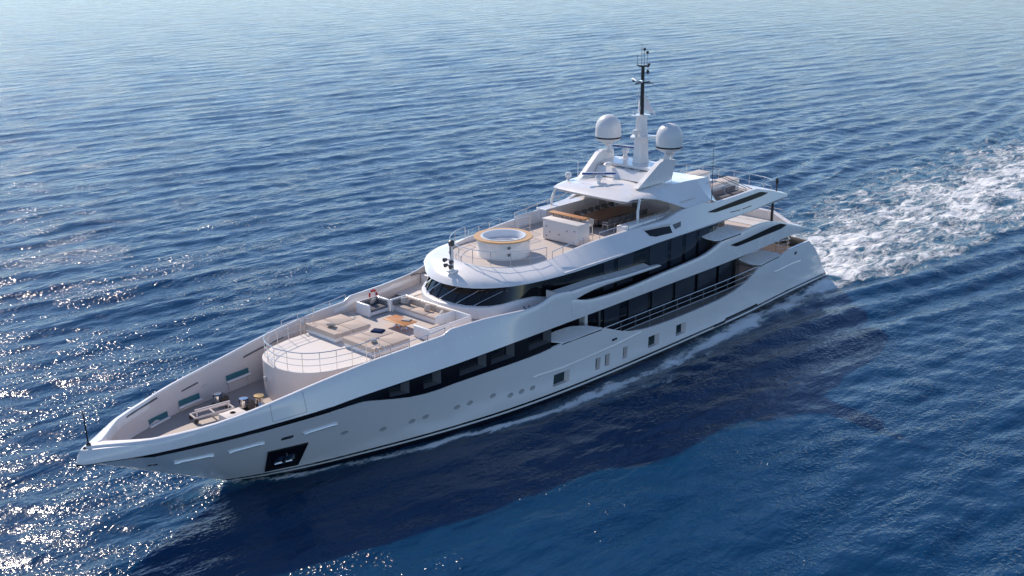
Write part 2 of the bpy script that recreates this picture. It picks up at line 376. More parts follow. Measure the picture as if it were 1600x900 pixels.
# ---- recessed black band: bow stripe and forward main-deck windows
ZUL = pchip([(4, 5.12), (30, 5.05), (37.4, 5.03), (42.5, 4.92), (49.2, 4.69), (51.6, 4.50), (54.3, 4.45), (56.8, 4.41), (59.7, 4.33), (61.7, 4.2), (63, 4.16)])
WX = sorted([q for q in xs if q >= 34.9] + [34.95, 36.97, 38.2, 40.1, 40.47, 42.5, 43.84, 45.05, 46.0, 47.3])
WX = sorted(set(WX)); W5 = [(34.95, 36.97), (38.2, 40.1), (40.47, 42.5), (43.84, 45.05), (46.0, 47.3)]
for s_ in (1, -1):
    t = MB(); off = .12
    for i in range(len(WX)-1):
        a, b_ = WX[i], WX[i+1]; mid = (a+b_)/2
        def c(X, f):
            lo = ZTOP(X)-.35 if X < 48 else ZTOP(X)-.1; hi = ZUL(X)+lin([(45, .15), (48, .02), (63, .01)])(X); o2 = lin([(47, off), (51, .0), (63, -.012)])(X)
            z = lo+(hi-lo)*f; yy = YK(X)-o2
            if z < ZTOP(X)+.02: z = ZTOP(X)-.02; yy = min(yy, hull_inv(X, z)[1]+(.006 if X > 50 else -.03))
            return (X, max(0, yy)*s_, z)
        for f0, f1 in ((0, .42), (.42, .86), (.86, 1)):
            if f0 == .42 and any(p < mid < q for p, q in W5): continue
            t.add([c(a, f0), c(b_, f0), c(b_, f1), c(a, f1)], [(0, 1, 2, 3) if s_ > 0 else (3, 2, 1, 0)])
    t.build('window_band', 'black', Y)
    for p, q in W5:
        r_ = MB(); g_ = MB(); O = [c(p, .42), c(q, .42), c(q, .86), c(p, .86)]; I = []
        for k, (x, y, z) in enumerate(O): I.append((x+(.25 if k in (0, 3) else 0), y-.45*s_, z+(.08 if k < 2 else 0)))
        for k in range(4): r_.add([O[k], O[(k+1) % 4], I[(k+1) % 4], I[k]], [(0, 1, 2, 3)])
        fo = r_.build('window_frame', 'reveal', Y, ang=20); g_.add(I, [(0, 1, 2, 3)]); g = g_.build('pane', 'glass', None); g.parent = fo

# ---- upper side band (bulwark forward, side fascia aft)
ZUT = pchip([(63, 4.98), (61, 5.0), (58, 5.12), (56, 5.32), (54, 5.55), (52, 5.81), (50, 6.06), (48, 6.26), (46, 6.39), (44, 6.47), (43.1, 6.5), (42.5, 6.74), (40, 6.75), (38, 6.72), (36.8, 6.72), (35.7, 6.89), (34.8, 7.12), (34.0, 7.1), (33.2, 6.98)])
ZUT2 = pchip([(33.2, 6.42), (32.8, 6.36), (32, 6.12), (31.1, 5.97), (28.4, 5.85), (24.1, 6.0), (21.3, 6.1), (19.2, 6.23), (18, 6.46), (17.2, 6.7), (16.8, 6.83), (14.4, 6.93), (13.9, 6.95), (12.2, 7.05), (10.9, 7.0), (10, 6.88), (7.7, 6.3), (5.6, 5.68), (4.1, 5.26)])
def bandcols(xs_, lo, hi, yf, s_, nz=4, th=.2, roll=.06):
    P = []
    for X in xs_:
        zl, zh = lo(X), hi(X); c = []
        for k in range(nz+1):
            z = zl+(zh-roll-zl)*k/nz; c.append((X, yf(X, (z-zl)/max(.01, zh-zl)), z))
        y = yf(X, 1); t2 = min(th, max(0.0, y))
        if y < .02:
            c += [(X, 0, zh-roll*.3), (X-.08, 0, zh), (X-.3, 0, zh), (X-.6, 0, zh-roll), (X-.6, 0, zl)]
        else: c += [(X, y-.015, zh-roll*.35), (X, max(0, y-.07), zh), (X, max(0, y-t2+.03), zh), (X, max(0, y-t2), zh-roll*.5), (X, max(0, y-t2), zl)]
        P.append([(a, b_*s_, c_) for a, b_, c_ in c])
    return P
yU = lambda X, f: YK(X)*(1-f)+YT(X)*f
xu = sorted(set([q for q in xs if q >= 33.2 and q <= 62.6] + [42.5, 42.8, 43.1, 43.4, 33.2, 33.6, 34.4, 34.8, 35.3, 35.7, 36.3]))
# forward bulwark: outline lofted round the bow as one piece
outer = []
bx = sorted(set(xu + BOWX))
NOSE = lin([(33, 0), (57, .0), (60, .16), (62, .42), (63, .6)])
def bul(X, s_):
    zl, zh = ZUL(X), ZUT(X); c = []
    for k in range(5):
        f = k/5; z = zl+(zh-zl)*f; d_ = NOSE(X)*f*f
        c.append(Vector((X-(d_ if X > 62.95 else d_*.45*max(0, (X-58)/5)), max(0, yU(X, f)-d_*.55), z)))
    y = YT(X)-NOSE(X)*.6
    if y < 0: y = 0
    # plan normal for thickness
    e_ = .03; dy = (YT(min(63, X+e_))-YT(X-e_)); dxx = (min(63, X+e_)-(X-e_)); tx, ty = dxx, dy; l_ = math.hypot(tx, ty); nx, ny = -ty/l_, tx/l_
    if X > 62.95: nx, ny = 1, 0
    wdt = lin([(33, .22), (54, .24), (60, .32), (62, .55), (63, .75)])(X)
    for d, h in ((.0, -.10), (.03, -.035), (.09, 0), (wdt-.05, .0), (wdt, -.05), (wdt+.02, -.5)):
        yy = y-ny*d; c.append(Vector((X-nx*d-(NOSE(X) if X > 62.95 else NOSE(X)*.5*max(0, (X-58)/5)), max(0, yy), zh+h-NOSE(X)*.1)))
    return [(p.x, p.y*s_, p.z) for p in c]
P = [bul(X, 1) for X in bx] + [bul(X, -1) for X in reversed(bx)]
MB().grid(P).build('bow_bulwark', 'white', Y, ang=45)
# bulwark lining, seen from above inside the foredeck
def inner(X, s_, zb):
    y = YT(X)-.27
    return [(X, y*s_, ZUT(X)-.07), (X, (y-.0)*s_, ZUT(X)-.6), (X, (y-.12)*s_, (ZUT(X)+zb)/2-.2), (X, (y-.22)*s_, zb)]
ixs = [q for q in bx if 43.5 <= q <= 59] + [59.6, 60.2, 60.7, 61.1]
ring = [(X, YT(X)-.28*lin([(43, 1), (58, 1.15), (60.2, 1.5), (61.1, 2.2)])(X)) for X in ixs] + [(61.5, .45), (61.65, .2)]
ring = [(61.7, 0)] + ring[::-1]
full = [(x, -y) for x, y in ring[::-1]][:-1] + ring
def LN(x, y, z):      # lining follows the flare of the hull
    f = float(np.interp(z, [3.72, 4.4, ZUT(x)-.5, ZUT(x)], [.93, .96, .99, 1])); m__ = max(0, hull_inv(x, min(z, 4.3))[1]-.12)
    return math.copysign(min(abs(y)*f, m__), y) if y else 0
P = [[(x, y, ZUT(x)-.05), (x, LN(x, y, ZUT(x)-.5), ZUT(x)-.5), (x, LN(x, y, 4.4), 4.4), (x, LN(x, y, 4.05), 4.05), (x, LN(x, y, 3.72), 3.72)] for x, y in full]
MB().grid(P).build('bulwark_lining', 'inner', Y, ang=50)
MB().prism([(x, LN(x, y, 3.72)) for x, y in full if x > 49.2], 3.68, 3.75).build('anchor_deck', 'teakdeck', Y)
for s_ in (1, -1):
    pl = [(X, YT(X)-.25) for X in [q for q in bx if 33.6 <= q <= 49.3]]
    MB().prism([(x, y*s_) for x, y in pl] + [(49.3, 2.4*s_), (33.6, 2.4*s_)], 4.9, 5.05).build('side_deck', 'teakdeck', Y)
    # inner skin above the side deck
    P = [[(X, (YT(X)-.235)*s_, ZUT(X)-.06), (X, (YT(X)-.26)*s_, 5.0)] for X in [q for q in bx if 33.6 <= q <= 49.3]]
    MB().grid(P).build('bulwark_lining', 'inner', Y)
# side fascia aft of the wing station
xa = [33.2, 32.9, 32.6, 32.2, 31.6, 31, 30, 29, 28, 27, 26, 25, 24, 23, 22, 21, 20, 19.5, 19, 18.5, 18, 17.6, 17.2, 16.8, 16, 15, 14.4, 13.9, 13, 12.2, 11.5, 10.9, 10.4, 10, 9.3, 8.5, 7.7, 6.8, 6, 5.2, 4.6, 4.1]
for s_ in (1, -1):
    P = bandcols(xa, ZUL, ZUT2, lambda X, f: YT(X)+.02*math.sin(math.pi*f), s_, 4, .25, .05)
    t = MB().grid(P); t.add(P[0], [tuple(range(len(P[0])))]); t.add(P[-1], [tuple(range(len(P[0])))]); t.build('side_fascia', 'white', Y, ang=50)
    # slot window in the tail
    P = [[(x, (YT(x)+.035)*s_, z) for z in (lin([(7.6, 6.14), (8.47, 6.02), (14.94, 6.01), (15.75, 6.27)])(x), lin([(7.6, 6.15), (8.6, 6.46), (9.6, 6.5), (14, 6.33), (15.75, 6.31)])(x))] for x in np.linspace(7.6, 15.75, 26)]
    MB().grid(P).build('slot_window', 'slot', Y)
    # spear
    top = pchip([(34.6, 7.0), (33.2, 6.98), (31.1, 6.97), (27.9, 6.81), (24.3, 6.70), (24.05, 6.64)]); bot = pchip([(34.6, 6.5), (33.2, 6.42), (32.8, 6.38), (32, 6.5), (30.3, 6.62), (28.4, 6.61), (24.3, 6.57), (24.05, 6.6)])
    P = bandcols([33.2, 32.8, 32.4, 32, 31, 30, 29, 28, 27, 26, 25, 24.4, 24.1], bot, top, lambda X, f: YT(X)+.02*math.sin(math.pi*f), s_, 3, .35, .03)
    t = MB().grid(P, cv=True); t.add(P[-1], [tuple(range(len(P[0])))]); t.add(P[0], [tuple(range(len(P[0])))]); t.build('spear_fascia', 'white', Y, ang=50)
    # sloping cover from the spear up to the house
    P = [[(x, 5.33*s_, top(x)-.01), (x, 4.78*s_, top(x)+.10)] for x in (34.3, 33, 32, 31, 30, 28, 26, 25)]
    MB().grid(P).build('side_cover', 'white', Y)
    # wing station: floor, end wall, small locker
    MB().box(34.4, 38.6, 3.6*s_, 5.3*s_, 5.80, 5.86).build('wing_floor', 'deckwhite', Y, smooth=False)
    MB().box(34.25, 34.4, 4.5*s_, 5.5*s_, 5.8, 7.12).build('wing_bulkhead', 'white', Y, smooth=False)
    MB().box(35.2, 36.0, (4.65)*s_, 5.15*s_, 5.86, 6.5, .04).build('wing_locker', 'white', Y)
    t = MB().tube([(36.6, 5.22*s_, 6.6), (36.4, 4.9*s_, 6.72)], .035).tube([(36.9, 5.22*s_, 6.6), (36.8, 4.85*s_, 6.74)], .04); t.build('control_lever', 'rope', Y)

for s_ in (1, -1):
    t = MB()
    def qb(x, f): z = ZUL(x)+(ZUT(x)-ZUL(x))*f; return (x, (yU(x, f)+.004)*s_, z)
    for a, b_ in (((54.2, .12), (54.2, .95)), ((52.3, .12), (52.3, .95)), ((52.3, .12), (54.2, .12))):
        t.tube([qb(a[0]+(b_[0]-a[0])*k/6, a[1]+(b_[1]-a[1])*k/6) for k in range(7)], .009, 4)
    t.build('door_seam', 'reveal', Y)
# ---- folding shelf panels between the decks
def shelf(pts, s_):
    t = MB().slab([(x, y*s_, z) for x, y, z in pts], (0, 0, -.07)); o = t.build('shelf_panel', 'white', Y, ang=25)
    a, b_ = pts[-1], pts[-2]
P1 = [(34.94, 4.61, 4.21), (33.55, 4.54, 4.24), (32.27, 4.59, 4.21), (31.11, 4.93, 4.06), (30.13, 5.5, 3.8), (33.03, 5.54, 3.79), (33.88, 5.47, 3.81), (34.65, 5.09, 3.99)]
P3 = [(12.59, 4.22, 4.31), (10.96, 4.12, 4.36), (9.43, 4.23, 4.31), (8.1, 4.93, 3.98), (8.35, 5.2, 3.86), (10.63, 5.28, 3.84), (11.48, 5.28, 3.84), (12.14, 4.91, 3.99)]
P2 = [(18.45, 4.27, 7.52), (16.61, 4.34, 7.48), (14.82, 4.58, 7.37), (14.3, 5.3, 7.01), (14.44, 5.45, 6.96), (16.77, 5.51, 6.93), (17.49, 5.37, 6.98), (18.08, 4.95, 7.18)]
for s_ in (1, -1):
    for q in (P1, P2, P3): shelf(q, s_)
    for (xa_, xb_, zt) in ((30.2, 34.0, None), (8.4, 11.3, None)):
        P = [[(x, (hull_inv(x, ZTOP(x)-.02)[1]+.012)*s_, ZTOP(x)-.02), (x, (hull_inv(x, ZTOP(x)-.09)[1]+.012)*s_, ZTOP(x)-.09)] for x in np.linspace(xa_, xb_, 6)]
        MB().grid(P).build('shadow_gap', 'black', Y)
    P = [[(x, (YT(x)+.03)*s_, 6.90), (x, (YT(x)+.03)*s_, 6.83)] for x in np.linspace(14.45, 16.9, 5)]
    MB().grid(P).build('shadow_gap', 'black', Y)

# ---- decks
def plan(ya, x0, x1, n_=24): return [(x, ya(x)) for x in np.linspace(x0, x1, n_)]
def deckplate(name, x0, x1, z, inset, m, th=.1, par=Y, cap_=9):
    q = plan(lambda x: min(YT(x)-inset, cap_), x0, x1); MB().prism(q+[(x, -y) for x, y in q[::-1]], z-th, z).build(name, m, par, smooth=False)
deckplate('main_deck', 2.6, 38, 2.15, .3, 'teakdeck')
deckplate('upper_deck', 4.6, 34.2, 5.2, .28, 'paleteak', .08)
deckplate('sun_deck', 7.4, 33.4, 8.4, .9, 'paleteak', .2, Y, 3.75)
deckplate('aft_sun_deck', 7.4, 20, 8.41, .55, 'paleteak', .2)
# ceiling/soffit plates
deckplate('main_soffit', 4.6, 40, 5.06, .22, 'white', .03)
deckplate('upper_soffit', 7.4, 33.4, 8.15, .35, 'white', .03)

# ---- main-deck house (dark glass behind the side walkway)
t = MB().prism([(34.7, 4.05), (34.9, 5.2), (34.9, -5.2), (34.7, -4.05), (12.5, -3.95), (10.5, -3.0), (10.5, 3.0), (12.5, 3.95)], 2.16, 5.02); mh = t.build('main_house', 'glass', Y, smooth=False)
for s_ in (1, -1):
    for a, b_ in ((13.2, 14.9), (15.3, 17.6), (18.0, 20.3), (20.7, 23.0), (23.5, 25.6), (26.6, 28.2)):
        MB().box(a, b_, 4.02*s_, 4.075*s_, 2.7, 4.85).build('pane', 'pane', Y, smooth=False)
    MB().box(30.4, 30.7, 4.0*s_, 4.5*s_, 2.2, 5.0).build('door_post', 'white', Y, smooth=False)
    MB().box(28.7, 28.82, 4.0*s_, 4.16*s_, 2.2, 5.0).build('door_post', 'reveal', Y, smooth=False)

# ---- upper-deck house: dark glass from the bridge aft
HL = [(38.75, 0), (38.7, .8), (38.5, 1.6), (38.15, 2.3), (37.75, 2.85), (37.2, 3.3), (36.4, 3.62), (35.2, 3.95), (34, 4.3), (32.6, 4.65), (31, 4.78), (26, 4.8), (20, 4.78), (16.5, 4.6), (14.5, 4.1), (13.6, 3.3), (13.4, 0)]
TOPI = [(37.7, 0), (37.65, .75), (37.5, 1.5), (37.2, 2.2), (36.9, 2.75), (36.4, 3.2), (35.8, 3.55), (34.9, 3.9), (33.9, 4.25), (32.6, 4.6), (31, 4.78), (26, 4.8), (20, 4.78), (16.5, 4.6), (14.5, 4.1), (13.6, 3.3), (13.4, 0)]
def zs_(x): return lin([(13, 5.3), (33, 5.3), (34.2, 6.72), (36.5, 6.72), (37.8, 6.52), (38.8, 6.45)])(x)
def zt_(x): return lin([(13, 8.16), (35, 8.1), (37, 7.9), (37.7, 7.75), (38.8, 7.7)])(x)
low = HL+[(x, -y) for x, y in HL[::-1][1:-1]]; hi_ = TOPI+[(x, -y) for x, y in TOPI[::-1][1:-1]]
P = [[(a[0], a[1], zs_(a[0])), (b_[0], b_[1], zt_(b_[0]))] for a, b_ in zip(low, hi_)]
MB().grid(P, cu=True).build('bridge_glass', 'glass', Y, ang=25)
WL = [(39.1, 0), (39.02, .9), (38.8, 1.75), (38.4, 2.5), (37.9, 3.05), (37.3, 3.45), (36.4, 3.78), (35.2, 4.1), (34, 4.45)]
P = [[(x, y, 5.0), (x, y, zs_(min(x, 38.8))-.03), (x-.06, y*.99, zs_(min(x, 38.8))+.03), (x-.5, y*.95, zs_(min(x, 38.8))+.05)] for x, y in [(a, -b_) for a, b_ in WL[::-1]][:-1]+WL]
MB().grid(P).build('bridge_wall', 'white', Y, ang=50)
# bridge window posts, panes and wipers
for i in range(-5, 6):
    k = abs(i); s_ = 1 if i >= 0 else -1
    if k == 0: continue
    a, b_ = HL[k], TOPI[k]
    MB().tube([(a[0]+.02, a[1]*s_, zs_(a[0])), (b_[0]+.02, b_[1]*s_, zt_(b_[0]))], .03, 4).build('window_post', 'black', Y)
for yl, yh in ((-3.0, -2.0), (-1.9, -.9), (-.45, .6), (1.0, 2.05), (2.15, 3.2)):
    fx = lin([(p[1], p[0]) for p in HL[:7]]); gx = lin([(p[1], p[0]) for p in TOPI[:7]])
    x0, x1 = fx(abs(yl)), gx(abs(yh)); z0, z1 = zs_(x0)+.06, 7.35; xt = x0+.15+(gx(abs(yh))-fx(abs(yh)))*.8*.9+(fx(abs(yh))-fx(abs(yl)))
    MB().tube([(x0+.2, yl, z0), (xt+.06, yh, z1)], .028, 5).tube([(xt+.03, yh-.22, z1-.1), (xt-.02, yh+.3, z1+.06)], .02, 4).build('wiper', 'steel', Y)
# side panes of the upper deck
for s_ in (1, -1):
    for a, b_ in ((15.5, 16.8), (17.3, 18.6), (19.0, 20.3), (20.7, 22.0), (22.4, 24.4), (26.2, 27.8), (28.2, 29.2)):
        ym = lambda x: float(np.interp(x, [14.5, 16.5, 20, 26, 31], [4.1, 4.6, 4.78, 4.8, 4.78]))
        t = MB().slab([(a, (ym(a)+.02)*s_, 5.9), (b_, (ym(b_)+.02)*s_, 5.9), (b_, (ym(b_)+.02)*s_, 7.95), (a, (ym(a)+.02)*s_, 7.95)], (0, -.04*s_, 0)); t.build('pane', 'pane', Y, smooth=False)

# ---- sun-deck visor and top fascia
LIP = [(38.8, 0, 7.6), (38.72, .7, 7.6), (38.55, 1.4, 7.6), (38.25, 2.05, 7.61), (37.9, 2.6, 7.64), (37.5, 3.1, 7.68), (36.9, 3.9, 7.8), (36.0, 4.6, 7.93), (35.2, 4.93, 8.0), (34.5, 5.1, 8.03), (33.6, 5.2, 8.03), (32.3, 5.25, 8.02), (30.6, 5.25, 8.03), (28.5, 5.25, 8.05), (26, 5.25, 8.1), (24, 5.25, 8.15), (22, 5.25, 8.18), (20.8, 5.25, 8.18), (18.4, 5.24, 8.2), (16.85, 5.22, 8.2), (14, 5.13, 8.17), (12.8, 5.1, 8.17), (11.3, 5.04, 8.2), (10.1, 5.0, 8.25), (9.3, 4.96, 8.27), (7.0, 4.8, 8.29)]
TOP = [(37.05, 0, 8.5), (37.02, .5, 8.5), (36.92, 1.05, 8.5), (36.72, 1.6, 8.5), (36.4, 2.1, 8.5), (36.05, 2.55, 8.5), (35.5, 2.98, 8.5), (34.9, 3.35, 8.53), (34.3, 3.6, 8.58), (33.4, 3.74, 8.64), (32.6, 3.8, 8.71), (31.4, 3.83, 8.84), (30.0, 3.86, 8.95), (28.2, 3.93, 9.04), (26, 4.15, 9.14), (24.6, 4.42, 9.2), (22.4, 4.54, 9.24), (20.7, 4.66, 9.62), (18.4, 4.75, 9.8), (16.9, 4.78, 9.48), (14, 4.75, 9.5), (12.8, 4.72, 9.52), (11.3, 4.66, 9.52), (10.1, 4.68, 9.26), (9.3, 4.68, 9.06), (7.0, 4.7, 8.38)]
def side(P_): return [(x, -y, z) for x, y, z in P_[::-1]][:-1]+P_
def vis(l, t_):
    l, t_ = Vector(l), Vector(t_); out = [l+Vector((-.6, 0, .04)) if l.x > 37 else l+Vector((0, -.35*(1 if l.y > 0 else -1), .02)), l+Vector((0, 0, -.0))]
    fwd = min(1, max(0, (l.x-31)/6))
    for f, bz in ((.12, .30), (.3, .52), (.5, .68), (.72, .83), (.9, .95), (1, 1)):
        # rounded forward, flat fascia aft
        zf = f+(bz-f)*fwd; p = l.lerp(t_, f); p.z = l.z+(t_.z-l.z)*zf; out.append(p)
    return out
P = [vis(l, t_) for l, t_ in zip(side(LIP), side(TOP))]
MB().grid(P).build('visor_fascia', 'white', Y, ang=50)
# cap and inner face of the sun-deck coaming
CAPW = lin([(7, .12), (11.3, .2), (16.9, .2), (21, .3), (24, .3), (26, .25), (31, .14), (34.4, .1), (38, .12)])
def capc(p):
    x, y, z = p; w_ = CAPW(x); s_ = 1 if y > 0 else -1
    if x > 34.6:
        v = Vector((x-33.2, y, 0)).normalized()*w_; return [(x, y, z), (x-v.x*.3, y-v.y*.3, z+.03), (x-v.x, y-v.y, z+.02), (x-v.x*1.1, y-v.y*1.1, 8.2)]
    return [(x, y, z), (x, y-.06*s_, z+.03), (x, y-w_*s_, z+.01), (x, y-(w_+.04)*s_, 8.2)]
for s_ in (1, -1):
    pass
P = [capc(p) for p in side(TOP)]
MB().grid(P).build('coaming', 'white', Y, ang=40)
fd = [(x-.15 if x > 34 else x, y-.12*(1 if y > 0 else -1 if y < 0 else 0)) for x, y, z in side(TOP) if x > 32]
MB().prism(fd, 8.28, 8.41).build('forward_sun_deck', 'paleteak', Y, smooth=False)
for s_ in (1, -1):   # slot windows of the top fascia, niche and louvre
    def fx2(x, z): # y on fascia
        lx = np.interp(x, [q[0] for q in LIP[::-1]], [q[1] for q in LIP[::-1]]); tx = np.interp(x, [q[0] for q in TOP[::-1]], [q[1] for q in TOP[::-1]])
        zl = np.interp(x, [q[0] for q in LIP[::-1]], [q[2] for q in LIP[::-1]]); zt = np.interp(x, [q[0] for q in TOP[::-1]], [q[2] for q in TOP[::-1]])
        return lx+(tx-lx)*(z-zl)/(zt-zl)
    def plate(name, pts, m, o_=.02): MB().slab([(x, (fx2(x, z)+o_)*s_, z) for x, z in pts], (0, -.1*s_, 0)).build(name, m, Y, smooth=False)
    P = [[(x, (fx2(x, z)+.03)*s_, z) for z in (lin([(9.9, 9.0), (10.7, 8.93), (14, 8.88), (17.1, 8.88), (18, 9.04)])(x), lin([(9.9, 9.02), (10.9, 9.26), (14, 9.22), (18, 9.08)])(x))] for x in np.linspace(9.9, 18, 30)]
    MB().grid(P).build('slot_window', 'slot', Y)
    plate('vent_slot', [(15.3, 8.58), (14.0, 8.52), (14.0, 8.47), (15.3, 8.53)], 'black'); plate('vent_slot', [(13.75, 8.52), (12.5, 8.54), (12.5, 8.49), (13.75, 8.47)], 'black')
    plate('side_niche', [(24.75, 8.98), (24.5, 8.62), (24.0, 8.5), (22.3, 8.45), (22.25, 8.86), (23.2, 8.92)], 'black', .015)
    plate('louvre', [(21.95, 8.9), (21.9, 8.6), (21.25, 8.68), (21.1, 8.98)], 'reveal', .015)
    ng = MB().slab([(24.85, (fx2(24.8, 9)+.03)*s_, 9.06), (22.2, (fx2(22.2, 8.9)+.12)*s_, 9.0), (22.2, (fx2(22.2, 8.9)+.0)*s_, 8.9), (24.8, (fx2(24.8, 9))*s_, 8.98)], (0, 0, .05)); ng.build('niche_hood', 'white', Y, smooth=False)

# ---- hardtop
HE = [(25.35, 0, 10.82), (25.3, 1.5, 10.81), (25.2, 2.7, 10.8), (25.05, 3.3, 10.8), (24.6, 3.4, 10.88), (23.8, 3.65, 10.9), (22.7, 4.05, 10.7), (21.4, 4.35, 10.22), (20.3, 4.62, 9.76), (19.4, 4.72, 9.74), (18.4, 4.78, 9.82), (17.35, 4.8, 9.8)]
CR = [(24.0, 0, 11.2), (23.95, 1.4, 11.17), (23.9, 2.4, 11.1), (23.7, 2.9, 11.06), (23.3, 3.15, 11.06), (22.7, 3.2, 11.06), (21.9, 3.22, 11.08), (21.2, 3.25, 11.12), (20.4, 3.28, 11.14), (19.3, 3.3, 11.12), (18.4, 3.3, 11.1), (17.2, 3.3, 11.04)]
def hrow(e_, c_):
    e_, c_ = Vector(e_), Vector(c_); out = [e_+Vector((-.25 if e_.x > 24.9 else 0, -.2*np.sign(e_.y), -.02)), e_+Vector((0, 0, -.05)), e_]
    for f, zb in ((.15, .3), (.35, .6), (.6, .85), (.82, .97), (1, 1)):
        k_ = min(1, max(0, (e_.x-20)/2.5)); zb = zb*k_+(f**1.35)*(1-k_)
        p = e_.lerp(c_, f); p.z = e_.z+(c_.z-e_.z)*zb; out.append(p)
    return out
P = [hrow(a, b_) for a, b_ in zip(side(HE), side(CR))]
HP = P; t = MB().grid(P)
# crown
crs = CR
Pc = []
for x, y, z in [(c_[0], c_[1], c_[2]) for c_ in CR]:
    Pc.append([(x, y*f, z+(1-f*f)*float(np.interp(x, [17, 19, 21.5, 23, 23.7, 24], [-.12, -.05, .22, .3, .16, .02]))) for f in (1, .8, .55, .3, 0, -.3, -.55, -.8, -1)])
Pc = [[(x, y, z) for x, y, z in r_] for r_ in Pc]
t.grid(Pc)
# aft flat part of the roof, running back past the arch
t.grid([[(17.2, y, 11.04-.12*(1-(y/3.3)**2)) for y in np.linspace(-3.3, 3.3, 9)], [(15.4, y*.94, 10.85-.05*(1-(y/3.3)**2)) for y in np.linspace(-3.3, 3.3, 9)], [(15.35, y*.94, 10.6) for y in np.linspace(-3.3, 3.3, 9)]])
t.build('hardtop', 'white', Y, ang=40)
for s_ in (1, -1):   # tail wing that sweeps from the roof down to the coaming
    row = HP[-1 if s_ > 0 else 0][2:]; A_, B_ = Vector((15.4, 3.1*s_, 10.9)), Vector((16.5, 4.7*s_, 9.46)); nn_ = len(row)-1
    row2 = [B_.lerp(A_, k/nn_)+Vector((.25*math.sin(math.pi*k/nn_), 0, -.1*math.sin(math.pi*k/nn_))) for k in range(nn_+1)]
    a = MB().grid([row, row2])
    a.build('roof_wing', 'white', Y, ang=30)
q = [(25.1, 3.0), (23.9, 3.3), (22, 3.7), (20.4, 3.7), (15.6, 3.0)]
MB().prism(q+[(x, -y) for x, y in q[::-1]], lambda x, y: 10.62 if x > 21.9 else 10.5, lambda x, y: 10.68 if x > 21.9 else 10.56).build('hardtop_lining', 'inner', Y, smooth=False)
for s_ in (1, -1):   # curved forward stanchions
    P = [(24.2+.35*math.sin(t_*1.4), (3.95+.22*math.sin(t_*2.2))*s_, 9.3+1.5*t_) for t_ in np.linspace(0, 1, 8)]
    P = [(24.6-.55*t_**3, (3.9-.3*t_**2)*s_, 9.1+1.72*t_) for t_ in np.linspace(0, 1, 8)]
    MB().tube(P, [.09]*8, 8).build('stanchion', 'white' if s_ < 0 else 'white', Y)
# enclosed block below the aft half of the roof, and side seating blocks
MB().box(15.6, 18.9, -3.5, 3.5, 8.4, 10.6).build('stair_house', 'inner', Y, smooth=False)
for s_ in (1, -1):
    MB().box(18.0, 20.3, 3.4*s_, 4.3*s_, 8.4, 10.1).build('side_screen', 'inner', Y, smooth=False)
    MB().box(18.9, 19.1, 2.4*s_, 3.5*s_, 8.4, 10.55).build('screen_panel', 'white', Y, smooth=False)
    MB().box(20.2, 26.0, 3.2*s_, 3.98*s_, 8.4, 9.36, .05).build('side_locker', 'white', Y)
MB().box(25.9, 28.6, -3.72, -3.6, 8.4, 9.3, .03).build('side_screen', 'white', Y)

# ---- radar arch, mast and domes
for s_ in (1, -1):
    yb, yt = 2.35, 2.55
    pr_ = [(23.1, yb, 11.22), (20.9, yt, 12.72), (20.5, yt, 12.9), (19.2, yt+.1, 12.72), (19.35, yb+.05, 11.3), (20.2, yb, 11.2)]
    t = MB().slab([(x, y*s_, z) for x, y, z in pr_], (0, .32*s_, 0)); o = t.build('arch_leg', 'white', Y, smooth=False)
    f = MB().slab([(23.16, (yb-.02)*s_, 11.26), (20.96, (yt-.02)*s_, 12.77), (20.7, (yt-.02)*s_, 12.80), (22.8, (yb-.02)*s_, 11.26)], (0, .38*s_, 0)); f.build('leg_trim', 'white', None, smooth=False).parent = o
MB().prism([(20.9, -2.5), (20.9, 2.5), (18.9, 2.6), (18.7, 1.2), (18.7, -1.2), (18.9, -2.6)], 12.0, 12.18).build('arch_platform', 'white', Y, smooth=False)
MB().slab([(21.8, -2.3, 11.35), (21.8, 2.3, 11.35), (21.35, 2.35, 11.9), (21.35, -2.35, 11.9)], (-.9, 0, .0)).build('arch_step', 'white', Y, smooth=False)
MB().box(19.0, 21.2, -2.4, 2.4, 11.85, 11.93).build('arch_shelf', 'deckwhite', Y, smooth=False)
mast = MB().grid([[(19.4+a*w_, b_*w_*.9, z) for a, b_ in rr_poly(.45, .33, .12)] for z, w_ in ((12.1, 1.3), (12.6, 1.15), (14.0, 1.0), (15.5, .78))], cv=True).build('mast', 'white', Y, ang=50)
def sub(mb, name, m, par, **k): o = mb.build(name, m, None, **k); o.parent = par; return o
sub(MB().prism([(20.35, -.25), (20.55, 0), (20.35, .25), (19.9, .55), (19.0, 1.0), (18.7, .9), (18.9, .4), (18.7, -.2), (19.0, -.9), (19.9, -.5)], 14.0, 14.1), 'mast_platform', 'white', mast)
sub(MB().prism([(20.3, -.3), (20.3, .1), (19.2, .5), (18.9, .4), (19.0, -.4)], 15.5, 15.58), 'mast_platform', 'white', mast)
sub(MB().tube([(19.4, 0, 15.5), (19.42, 0, 18.95)], [.15, .12], 10), 'pole', 'darkmast', mast)
sub(MB().tube([(20.2, 0, 17.8), (18.6, 0, 17.8)], .045, 6).tube([(19.4, -.9, 17.82), (19.4, .7, 17.82)], .045, 6).tube([(19.4, .7, 17.82), (19.2, 1.1, 17.6)], .02, 4), 'yard', 'darkmast', mast)
sub(MB().tube([(19.8, 0, 18.95), (19.0, 0, 18.95)], .05, 6).tube([(19.4, -.5, 18.95), (19.4, .5, 18.95)], .045, 6), 'yard', 'darkmast', mast)
